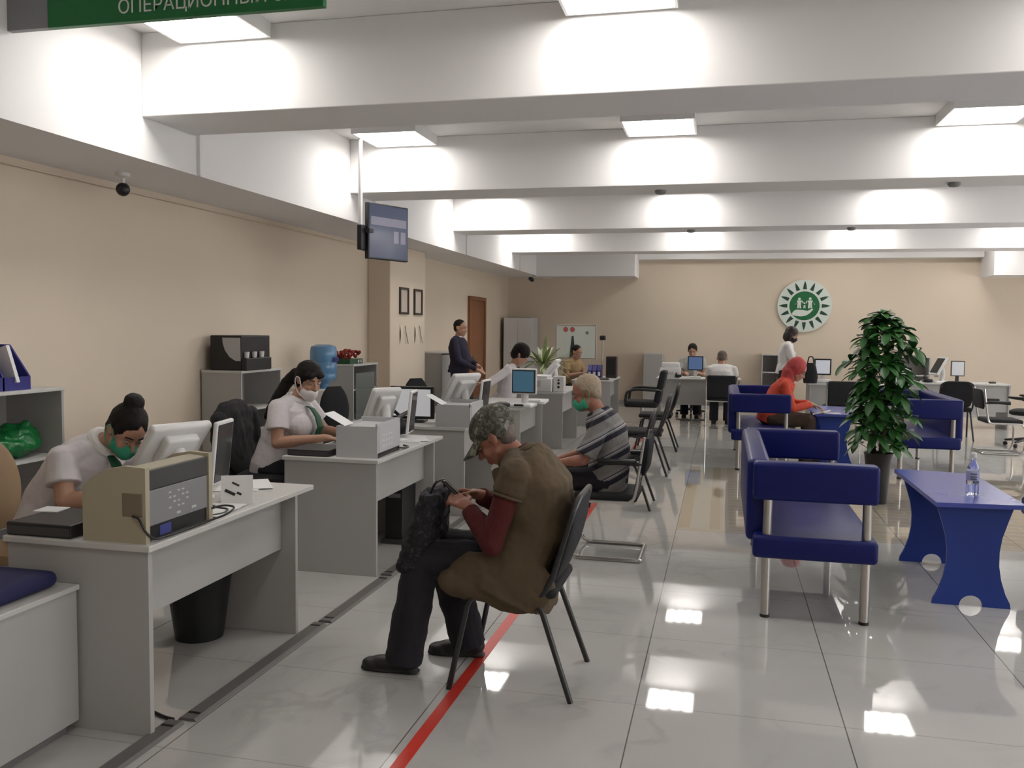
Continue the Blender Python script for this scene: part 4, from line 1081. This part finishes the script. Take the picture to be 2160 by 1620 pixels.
    if detail:
        for s in (1, -1):
            e = MB().ell(hp(.0745, s * .031, .0035), (.012, .013, .0058), H, 14, 8).put('eye', EYEW, t)
            MB().ell(hp(.0815, s * .031, .001), (.0058, .006, .0046), H, 12, 8).put('iris', INK, e)
            MB().tube([hp(.090, s * .014, .026), hp(.088, s * .030, .031), hp(.074, s * .048, .026)], .0036, 6).put('eyebrow', hairm if hairm is not HAIRG else HAIRS, t)
    # --- hair
    if not no_hair:
        m = MB()
        for c, r in HAIRS_PRIM[hair]: m.ell(hp(*c), r, H, 18, 12)
        for pr_ in hair_extra:
            if pr_[0] == 'e': m.ell(hp(*pr_[1]), pr_[2], H, 14, 10)
            else: m.caps([V(p) for p in pr_[1]], pr_[2], 10)
        m.blob('hair', hairm, t, max(.007, vox), 3, .008, .03)
    # --- shirt or jacket
    m = MB(); m.loft(sections(1., .010), 22, 2.4)
    for s in 'LR':
        m.caps([lerp(g['neck'], g['sh' + s], .22) - (g['neck'] - g['chest']).normalized() * .012, lerp(g['neck'], g['sh' + s], .6), g['sh' + s]], [.054, .060, .060 * arm], 12)
        if sleeve <= 1:
            e = lerp(g['sh' + s], g['el' + s], sleeve)
            m.cap(g['sh' + s], lerp(g['sh' + s], e, .5), .060 * arm, .061 * arm, 14)
            m.cyl(g['sh' + s], e, .058 * arm, .062 * arm * sl_flare, 18)
        else:
            e = lerp(g['el' + s], g['wr' + s], min(.97, sleeve - 1))
            m.cap(g['sh' + s], g['el' + s], .060 * arm, .052 * arm, 14); m.cap(g['el' + s], lerp(g['el' + s], e, .6), .052 * arm, .047 * arm, 14); m.cyl(g['el' + s], e, .050 * arm, .038 * arm, 14)
    if bust:
        fr = shl.cross((g['neck'] - g['chest']).normalized()); up_ = (g['neck'] - g['chest']).normalized()
        for s in (1, -1): m.ell(g['chest'] + fr * (.075 * dep + .03) + shl * s * .072 + up_ * .0, (bust, bust * .95, bust), None, 16, 10)
    m.blob(topname, top, t, vox, 4, folds, .10)
    # --- legs
    m = MB()
    m.ell(g['pel'] + V((0, 0, -.01)), (.125 * dep, .172 * wid, .115), None, 18, 10)
    if skirt:
        for s in 'LR': m.caps([g['hip' + s], g['kn' + s]], [.105, .085], 12)
        m.cap(lerp(g['hipL'], g['hipR'], .5), lerp(g['knL'], g['knR'], .5), .12, .10, 12)
        m.blob('skirt', bottom, t, vox, 4, folds, .12)
    else:
        for s in 'LR':
            m.caps([g['hip' + s], g['kn' + s]], [.098, .076 * leg], 14)
            m.cap(g['kn' + s], lerp(g['kn' + s], g['an' + s], .5), .078 * leg, .074 * leg, 14)
            m.cyl(g['kn' + s], g['an' + s] + V((0, 0, -.035)), .074 * leg, .074 * leg, 16)
        m.blob('trousers', bottom, t, vox, 4, folds, .10)
    for s in 'LR':
        toe = V(J.get('to' + s, (1, 0, 0))).normalized(); a = V((g['an' + s].x, g['an' + s].y, 0))
        sd = V((-toe.y, toe.x, 0))
        m = MB(); F = M((toe, sd, V((0, 0, 1)))).transposed()
        m.loft([(a + toe * x + V((0, 0, .006)), sd * w, V((0, 0, .006))) for x, w in ((-.075, .025), (-.05, .038), (.03, .040), (.11, .048), (.165, .043), (.20, .022))], 14)
        m.ell(a + V((-.0, 0, .05)) + toe * -.015, (.062, .042, .05), F, 14, 10).ell(a + toe * .07 + V((0, 0, .035)), (.10, .043, .036), F, 16, 10).ell(a + toe * .14 + V((0, 0, .028)), (.058, .045, .028), F, 14, 8)
        m.blob('shoe', SHOE, t, .007, 3)
    # --- mask
    if mask:
        mk = MB()
        rings = []
        for j, (z, x, w) in enumerate(((-.018, .104, .034), (-.030, .116, .052), (-.055, .116, .064), (-.085, .104, .060), (-.110, .082, .042))):
            row = []
            for i in range(13):
                a = -1 + 2 * i / 12
                row.append(mk.bm.verts.new(hp(x - (abs(a) ** 2) * (x - .022 + .1 * abs(z + .06)), a * w * 1.08, z + .010 * a * a)))
            rings.append(row)
        for p_, q_ in zip(rings, rings[1:]):
            for i in range(12): mk.bm.faces.new((p_[i], p_[i + 1], q_[i + 1], q_[i]))
        o = mk.put('face_mask', mask, t, True, 180)
        sm = o.modifiers.new('thick', 'SOLIDIFY'); sm.thickness = .004
        for s in (1, -1):
            MB().tube([hp(.030, s * .066, -.035), hp(.005, s * .087, .030), hp(-.022, s * .094, .020), hp(-.026, s * .094, -.01), hp(.0, s * .086, -.045), hp(.026, s * .066, -.085)], .0022, 6, .015).put('ear_loop', mask, o)
    return t, g, hp, H, sections

def collar(t, g, m, r=.066, th=.014, off=.0):
    tg = (g['neck'] - g['chest']).normalized(); F = frame(tg)
    c = g['neck'] - tg * (.012 - off)
    MB().tube([c + F @ V((math.cos(a) * r, math.sin(a) * r, 0)) for a in [2 * PI * i / 20 for i in range(20)]], th, 8, closed=True).put('collar', m, t)
def tie(t, pts, ws, m, side, nrm):
    q = MB(); rs = []
    side = V(side).normalized(); nrm = V(nrm).normalized()
    for p, w in zip(pts, ws): rs.append((V(p), side * w, nrm * .007))
    q.loft(rs, 14, 4).put('tie', m, t)

FD = ((1, 0, -.12), (0, 0, -1))
# 1: clerk with hair bun, bending over her papers, looks to +x
J = dict(pel=(0, 0, .56), waist=(.05, 0, .70), chest=(.19, -.01, .85), neck=(.335, -.01, .985), head=(.462, -.03, 1.045), hd=(.70, -.40, -.60), hu=(.5, -.1, .9),
         shL=(.26, .165, .925), shR=(.24, -.19, .925), elL=(.36, .25, .765), elR=(.30, -.25, .745), wrL=(.44, .02, .775), wrR=(.58, -.13, .775),
         hipL=(.02, .10, .53), hipR=(.02, -.10, .53), knL=(.44, .11, .52), knR=(.44, -.11, .52), anL=(.18, .11, .09), anR=(.18, -.11, .09),
         cuL=((.55, -.8, -.1), (0, 0, -1), 14), cuR=((1, .2, -.1), (0, .25, -1), (35, 40, 45, 48)))
p1, g, hp, H, sec = human('woman with black hair bun and green mask bending over the nearest desk', (-3.17, 3.60, 0), 0, J, .0065, SKIN, 'cap', HAIRB, SHIRT, .60, DTROU, MASKG, 1.05, 1.08, .055,
                          hair_extra=[('e', (-.055, .0, .135), (.046, .050, .040)), ('e', (-.075, 0, -.03), (.04, .06, .06))], sl_flare=1.12, arm=1.12)
collar(p1, g, SHIRT2, .070, .024, .008)
tie(p1, [(.385, -.05, .93), (.42, -.06, .90), (.46, -.07, .84), (.47, -.075, .79)], [.016, .024, .034, .030], TIEG, (.35, 1, 0), (.8, -.3, .35))
MB().tube([g['wrR'] + V((-.03, 0, 0)) + M(((0, 0, 1), (1, 0, 0), (0, 1, 0))) @ V((.029 * math.cos(a), .029 * math.sin(a), 0)) for a in [2 * PI * i / 14 for i in range(14)]], .007, 6, closed=True).put('wrist_strap', BLACK, p1)
# 2: clerk with ponytail and white mask, typing, looks to +x and a little to the camera
J = dict(pel=(0, 0, .56), waist=(.05, 0, .71), chest=(.14, -.01, .885), neck=(.20, -.01, 1.035), head=(.30, -.05, 1.165), hd=(.78, -.50, -.30), hu=(.25, -.12, 1),
         shL=(.17, .175, .975), shR=(.14, -.205, .975), elL=(.26, .25, .775), elR=(.17, -.27, .745), wrL=(.55, .02, .79), wrR=(.50, -.20, .785),
         hipL=(.02, .10, .53), hipR=(.02, -.10, .53), knL=(.45, .11, .52), knR=(.45, -.11, .52), anL=(.44, .11, .09), anR=(.44, -.11, .09),
         cuL=((1, -.1, -.12), (0, 0, -1), 24), cuR=((1, .12, -.12), (0, 0, -1), 24))
p2, g, hp, H, sec = human('woman with ponytail, white mask and green tie typing at second desk', (-3.12, 5.72, 0), 0, J, .0065, SKIN, 'fringe', HAIRB, SHIRT, .62, DTROU, None, 1.08, 1.12, .095,
                          hair_extra=[('c', [hc_ for hc_ in ((.17, .0, 1.20), (.10, .0, 1.14), (.05, -.03, 1.04), (.01, -.05, .96), (-.03, -.06, .90))], [.05, .045, .045, .04, .02])], sl_flare=1.12, arm=1.15)
collar(p2, g, SHIRT2, .072, .022, .008)
# mask pulled below the nose
def lowmask(t, hp, m, drop=.028):
    mk = MB(); rings = []
    for z, x, w in ((-.045, .104, .045), (-.058, .113, .060), (-.085, .108, .064), (-.115, .092, .056), (-.135, .072, .040)):
        row = []
        for i in range(13):
            a = -1 + 2 * i / 12
            row.append(mk.bm.verts.new(hp(x - a * a * (x - .022), a * w * 1.08, z + .012 * a * a)))
        rings.append(row)
    for p_, q_ in zip(rings, rings[1:]):
        for i in range(12): mk.bm.faces.new((p_[i], p_[i + 1], q_[i + 1], q_[i]))
    o = mk.put('face_mask', m, t, True, 180); o.modifiers.new('thick', 'SOLIDIFY').thickness = .004
    for s in (1, -1):
        MB().tube([hp(.028, s * .066, -.055), hp(.008, s * .088, .026), hp(-.022, s * .097, .022), hp(-.028, s * .095, -.015), hp(-.012, s * .078, -.075), hp(.024, s * .06, -.105)], .0042, 6, .015).put('ear_loop', m, o)
lowmask(p2, hp, MASKW)
tie(p2, [(.285, -.045, .985), (.325, -.05, .965), (.365, -.05, .91), (.385, -.05, .84), (.355, -.05, .77), (.33, -.05, .735)], [.016, .022, .028, .033, .035, .02], TIEG, (.2, 1, 0), (1, -.2, .25))
# 3: old man with cap and khaki vest on the near chair, looks to -x (local +x)
J = dict(pel=(-.01, 0, .545), waist=(-.075, 0, .68), chest=(-.055, 0, .85), neck=(.035, 0, .995), head=(.128, .005, 1.062), hd=(.76, .06, -.64), hu=(.5, 0, .9),
         shL=(.0, .195, .925), shR=(.0, -.19, .925), elL=(.075, .255, .655), elR=(.08, -.25, .665), wrL=(.205, .165, .785), wrR=(.215, -.03, .80),
         hipL=(.03, .10, .53), hipR=(.03, -.10, .53), knL=(.43, .105, .53), knR=(.41, -.12, .53), anL=(.52, .10, .085), anR=(.29, -.17, .085), toL=(1, 0, 0), toR=(1, .1, 0),
         cuL=((.85, -.45, .25), (.3, -.6, -.6), (38, 46, 52, 56)), cuR=((.85, .55, .15), (.2, .6, -.6), (34, 42, 48, 52)))
p3, g, hp, H, sec = human('old man in camouflage cap and khaki vest sitting bent over his hands', (-.84, 3.75, 0), 180, J, .0065, SKINR, 'crop', HAIRS, WINE, 1.93, DTROU, None, 1.12, 1.12, 0, .03, topname='sweater', folds=.02, leg=1.13)
# vest
def vest_sections():
    s = sec(1.05, .026)
    c0, a0, b0 = s[0]
    return [(V(c0) + V((.02, 0, -.045)), V(a0) * 1.30, V(b0) * 1.42), (V(c0) + V((.02, 0, .015)), V(a0) * 1.24, V(b0) * 1.38)] + s[:-1] + [(s[-1][0], V(s[-1][1]) * 1.02, V(s[-1][2]) * 1.1)]
m = MB().loft(vest_sections(), 26, 2.5)
for s in 'LR': m.caps([lerp(g['neck'], g['sh' + s], .35), lerp(g['neck'], g['sh' + s], 1.02) + V((-.005, 0, .012)), lerp(g['sh' + s], g['el' + s], .14)], [.064, .070, .074], 14)
m.cap((.10, .17, .45), (.26, .18, .455), .085, .065, 12).cap((.10, -.17, .46), (.24, -.18, .47), .07, .055, 12)
m.ell((-.02, .19, .46), (.17, .06, .12), None, 16, 10).ell((.12, .185, .49), (.17, .055, .11), None, 16, 10)
m.blob('vest', KHAKI, p3, .0075, 4, .026, .11)
collar(p3, g, KHAKI, .075, .020, .006)
collar(p3, g, WINE, .064, .012, .02)
for s in 'LR':
    F = frame(g['el' + s] - g['sh' + s]); c = lerp(g['sh' + s], g['el' + s], .30)
    MB().tube([c + F @ V((math.cos(a) * .067, math.sin(a) * .067, 0)) for a in [2 * PI * i / 20 for i in range(20)]], .006, 8, closed=True).put('vest_armhole', KHAKI, p3)
# cap
m = MB(); m.ell(hp(-.022, 0, .056), (.110, .094, .088), H, 24, 14)
m.cap(hp(-.045, .05, .02), hp(-.045, -.05, .02), .047, .047, 12)
m.blob('cap', CAMO, p3, .007, 3, .012, .05)
br = MB()
rows = []
for j in range(5):
    u = j / 4
    rows.append([br.bm.verts.new(hp(.072 + .105 * u * math.cos(1.15 * k / 8) ** .6 - .028 * (k / 8) ** 2, .082 * (k / 8) * (1 - .12 * u), .052 - .040 * u - .022 * (k / 8) ** 2)) for k in range(-8, 9)])
for a_, b_ in zip(rows, rows[1:]):
    for k in range(16): br.bm.faces.new((a_[k], a_[k + 1], b_[k + 1], b_[k]))
o = br.put('cap_brim', CAMO, p3, True, 180); o.modifiers.new('thick', 'SOLIDIFY').thickness = .006
# white mask hooked under his chin
MB().ell(hp(.070, 0, -.105), (.034, .040, .022), H, 14, 8).put('face_mask', MASKW, p3)
ph = thing('mobile_phone', 'small dark phone in the hands of the man in khaki vest', 'phone', (-1.135, 3.665, .835), 0)
MB().box((0, 0, 0), (.012, .065, .125), Ry(-50) @ Rz(10), .005).put('case', BLACK, ph, False); MB().box((.007, 0, .006), (.002, .056, .105), Ry(-50) @ Rz(10)).put('screen', GLASSD, ph, False)
bg = thing('shopping_bag', 'dark crinkled bag on the knees of the man in khaki vest', 'bag', (-1.245, 3.71, .60), 0)
m = MB().loft([((-.085, 0, -.135), (0, .12, 0), (.055, 0, .0)), ((-.07, 0, -.10), (0, .155, 0), (.068, 0, .0)), ((-.03, 0, .02), (0, .165, 0), (.074, 0, .0)), ((.0, 0, .14), (0, .16, 0), (.062, 0, 0)), ((.02, 0, .225), (0, .15, 0), (.045, 0, 0))], 22, 2.8)
m.blob('body', BAGF, bg, .009, 2, .035, .05)
MB().tube([(.0, -.06, .20), (.03, -.05, .27), (.05, .03, .27), (.03, .07, .20)], .006, 6, .03).put('handle', BLACK, bg)
# 4: old man in striped polo, looks to -x
J = dict(pel=(.0, 0, .535), waist=(-.02, 0, .68), chest=(.02, 0, .845), neck=(.085, 0, .985), head=(.165, .01, 1.105), hd=(.93, .12, -.34), hu=(.3, 0, 1),
         shL=(.03, .195, .925), shR=(.05, -.185, .925), elL=(.14, .25, .675), elR=(.16, -.24, .68), wrL=(.34, .14, .63), wrR=(.36, -.05, .63),
         hipL=(.02, .10, .52), hipR=(.02, -.10, .52), knL=(.43, .10, .51), knR=(.43, -.10, .51), anL=(.40, .10, .085), anR=(.44, -.12, .085),
         cuL=((.9, -.4, -.1), (0, -.4, -1), 28), cuR=((.9, .4, -.1), (0, .4, -1), 28))
p4, g, hp, H, sec = human('grey haired man in striped polo shirt and green mask sitting by the second desk', (-.74, 6.02, 0), 180, J, .007, SKINR, 'short', HAIRG, POLO, .88, DTROU, MASKG, 1.1, 1.1, 0, .02, topname='polo_shirt', folds=.016, sl_flare=1.15, arm=1.05)
collar(p4, g, mat('dark_collar_cloth', (.015, .014, .018), .8), .068, .016, .004)
# 5: standing man in navy suit, looks to +x
ST = dict(hipL=(.0, .09, .90), hipR=(.0, -.09, .90), knL=(.02, .10, .49), knR=(.02, -.10, .49), anL=(0, .10, .085), anR=(0, -.10, .085))
J = dict(pel=(0, 0, .96), waist=(.02, 0, 1.07), chest=(.0, 0, 1.25), neck=(.0, 0, 1.41), head=(.035, 0, 1.535), hd=(1, -.25, -.12),
         shL=(-.01, .18, 1.345), shR=(-.01, -.18, 1.345), elL=(.06, .24, 1.09), elR=(.08, -.23, 1.07), wrL=(.28, .08, .99), wrR=(.32, -.07, .93), cuL=((.8, -.5, -.3), (0, -.5, -.8), 30), cuR=((.8, .4, -.35), (0, .5, -.8), 30), **ST)
p5, g, hp, H, sec = human('man standing in navy suit before the brown door', (-3.78, 12.4, 0), 0, J, .011, SKIN, 'short', HAIRB, NAVY, 1.9, NAVY, None, 1.05, 1.1, 0, .05, topname='jacket', detail=True)
collar(p5, g, SHIRT2, .062, .014, .012)
# seated figure template, looks to +x
def seated(**k):
    d = dict(pel=(0, 0, .545), waist=(.02, 0, .69), chest=(.06, 0, .86), neck=(.10, 0, 1.01), head=(.16, 0, 1.14), hd=(1, 0, -.3), shL=(.07, .175, .95), shR=(.07, -.175, .95),
             elL=(.15, .23, .74), elR=(.15, -.23, .74), wrL=(.38, .10, .79), wrR=(.38, -.10, .79), hipL=(.02, .10, .53), hipR=(.02, -.10, .53), knL=(.44, .11, .51), knR=(.44, -.11, .51),
             anL=(.42, .11, .085), anR=(.42, -.11, .085), cuL=((1, -.2, -.1), (0, 0, -1), 22), cuR=((1, .2, -.1), (0, 0, -1), 22))
    d.update(k); return d
J = seated(head=(.20, -.02, 1.225), hd=(.8, .1, -.6), neck=(.12, 0, 1.10), chest=(.06, 0, .93), waist=(.02, 0, .73), shL=(.06, .18, 1.04), shR=(.08, -.18, 1.04), elL=(-.04, .30, .93), elR=(-.10, -.32, .90), wrL=(.2, .36, .86), wrR=(-.22, -.12, .885), cuR=((-.8, .5, -.1), (0, 0, -1), 20), hipL=(-.10, .1, .53), hipR=(-.10, -.1, .53), pel=(-.1, 0, .545), knL=(.2, .11, .51), knR=(.2, -.11, .51), anL=(.12, .11, .085), anR=(.12, -.11, .085))
p6, g, hp, H, sec = human('dark haired woman in white shirt behind the blue-lit screen, head bent down', (-2.57, 10.38, 0), 0, J, .010, SKIN, 'curly', HAIRB, SHIRT, 1.5, DTROU, None, 1.02, 1.05, .05)
collar(p6, g, DTROU, .066, .010)
J = seated()
p7, g, hp, H, sec = human('dark haired clerk half hidden behind the spiky striped plant', (-2.58, 15.1, 0), -30, J, .012, SKIN, 'short', HAIRB, mat('tan_shirt_cloth', (.40, .28, .14), .85), .6, DTROU, None)
J = seated(pel=(0, 0, .56), chest=(.04, 0, .89), neck=(.07, 0, 1.05), head=(.12, 0, 1.175), shL=(.04, .18, .985), shR=(.04, -.18, .985), hd=(1, 0, -.45))
p8, g, hp, H, sec = human('clerk with tied dark hair facing the camera behind far blue-lit screen', (-.52, 16.25, 0), -90, J, .012, SKIN, 'cap', HAIRB, mat('grey_shirt_cloth', (.40, .41, .39), .85), .6, DTROU, None)
J = seated(chest=(.08, 0, .84), neck=(.15, 0, .98), head=(.24, 0, 1.085), hd=(1, 0, -.5), shL=(.10, .19, .92), shR=(.10, -.19, .92))
p9, g, hp, H, sec = human('man in white shirt seen from behind at the far desk', (.0, 14.5, 0), 90, J, .012, SKIN, 'short', HAIRS, SHIRT2, .6, DTROU, None, 1.1, 1.05)
office('black office chair of the clerk behind the far blue-lit screen', (-.52, 16.3, 0), -90, BFAB, .18, .55, .9)
# 10: standing woman with bobbed hair
J = dict(pel=(0, 0, .93), waist=(.02, 0, 1.03), chest=(.02, 0, 1.20), neck=(.05, 0, 1.37), head=(.10, -.01, 1.49), hd=(.9, -.1, -.42), hu=(.3, 0, 1),
         shL=(.03, .165, 1.305), shR=(.03, -.165, 1.305), elL=(.15, .21, 1.07), elR=(.13, -.20, 1.06), wrL=(.33, .10, .96), wrR=(.33, -.06, .95), cuL=((.9, -.2, -.3), (0, 0, -1), 25), cuR=((.9, .2, -.3), (0, 0, -1), 25),
         hipL=(0, .09, .87), hipR=(0, -.09, .87), knL=(.02, .09, .48), knR=(.02, -.09, .48), anL=(0, .09, .085), anR=(0, -.09, .085))
p10, g, hp, H, sec = human('woman standing at far wall in white blouse with bobbed dark hair', (.98, 14.85, 0), 0, J, .011, SKIN, 'bob', mat('dark_brown_hair', (.018, .008, .008), .45, bump=.3, bs=120), SHIRT2, 1.75, DTROU, BFAB and mat('dark_mask_cloth', (.02, .015, .02), .8), .95, .95, .05, 0, True, topname='blouse')
# 11: person in orange hoodie on the second sofa
J = seated(pel=(0, 0, .56), waist=(.04, 0, .69), chest=(.12, 0, .84), neck=(.22, 0, .985), head=(.30, 0, 1.09), hd=(.85, -.10, -.52), hu=(.4, 0, .9), shL=(.16, .175, .92), shR=(.15, -.19, .92), elL=(.28, .26, .69), elR=(.24, -.25, .665),
           wrL=(.46, .10, .70), wrR=(.47, -.08, .70), cuL=((1, -.2, -.35), (0, 0, -1), 30), cuR=((1, .1, -.35), (0, 0, -1), 30))
p11, g, hp, H, sec = human('person in orange hoodie with raised hood sitting on the blue sofa', (.56, 10.75, 0), 0, J, .009, SKIN, 'cap', HAIRB, ORANGE, 1.9, OLIVE, None, 1.05, 1.05, no_hair=True, topname='hoodie', folds=.018)
m = MB(); m.ell(hp(-.035, 0, .030), (.115, .112, .120), H, 20, 14).ell(hp(-.06, 0, -.05), (.09, .10, .10), H, 16, 10)
m.caps([g['neck'] + V((-.03, 0, -.02)), hp(-.06, 0, -.07)], [.085, .095], 14)
m.blob('hood', HOODR, p11, .009, 4, .015, .06)
tag(MB().prism([(-.10, -.07), (.10, -.09), (.11, .07), (-.09, .08)], .003, M.Translation((1.13, 10.68, .612)) @ M.Rotation(R(-14), 4, 'Y')).put('paper_sheet', PAPER, None, False), 'white sheet in the hands of the person in orange', 'paper')
tag(MB().box((1.24, 10.72, .603), (.20, .14, .006), Rz(10)).put('papers', PAPER, None, False), 'white papers on the blue table before the person in orange', 'paper')

# ------------------------------------------------------------------ camera, world
cam = bpy.data.cameras.new('camera'); co = bpy.data.objects.new('camera', cam); COL.objects.link(co)
yaw, pit, rol = R(13.4258), R(3.6577), R(.64185)
fw = V((-math.sin(yaw) * math.cos(pit), math.cos(yaw) * math.cos(pit), -math.sin(pit)))
rt = V((math.cos(yaw), math.sin(yaw), 0)); up = rt.cross(fw)
rt2 = rt * math.cos(rol) + up * math.sin(rol); up2 = -rt * math.sin(rol) + up * math.cos(rol)
co.matrix_world = M.Translation((0, 0, 1.55)) @ M((rt2, up2, -fw)).transposed().to_4x4()
cam.sensor_width = 36; cam.lens = 36 * 1854.06 / 2160; cam.clip_start = .05; cam.clip_end = 100
SC.camera = co
w = bpy.data.worlds.new('world'); SC.world = w; w.use_nodes = True
w.node_tree.nodes['Background'].inputs[0].default_value = (.9, .92, 1, 1); w.node_tree.nodes['Background'].inputs[1].default_value = .02
SC.view_settings.view_transform = 'Standard'; SC.view_settings.look = 'None'; SC.view_settings.gamma = 1; SC.view_settings.use_curve_mapping = False
SC.view_settings.exposure = 0.72
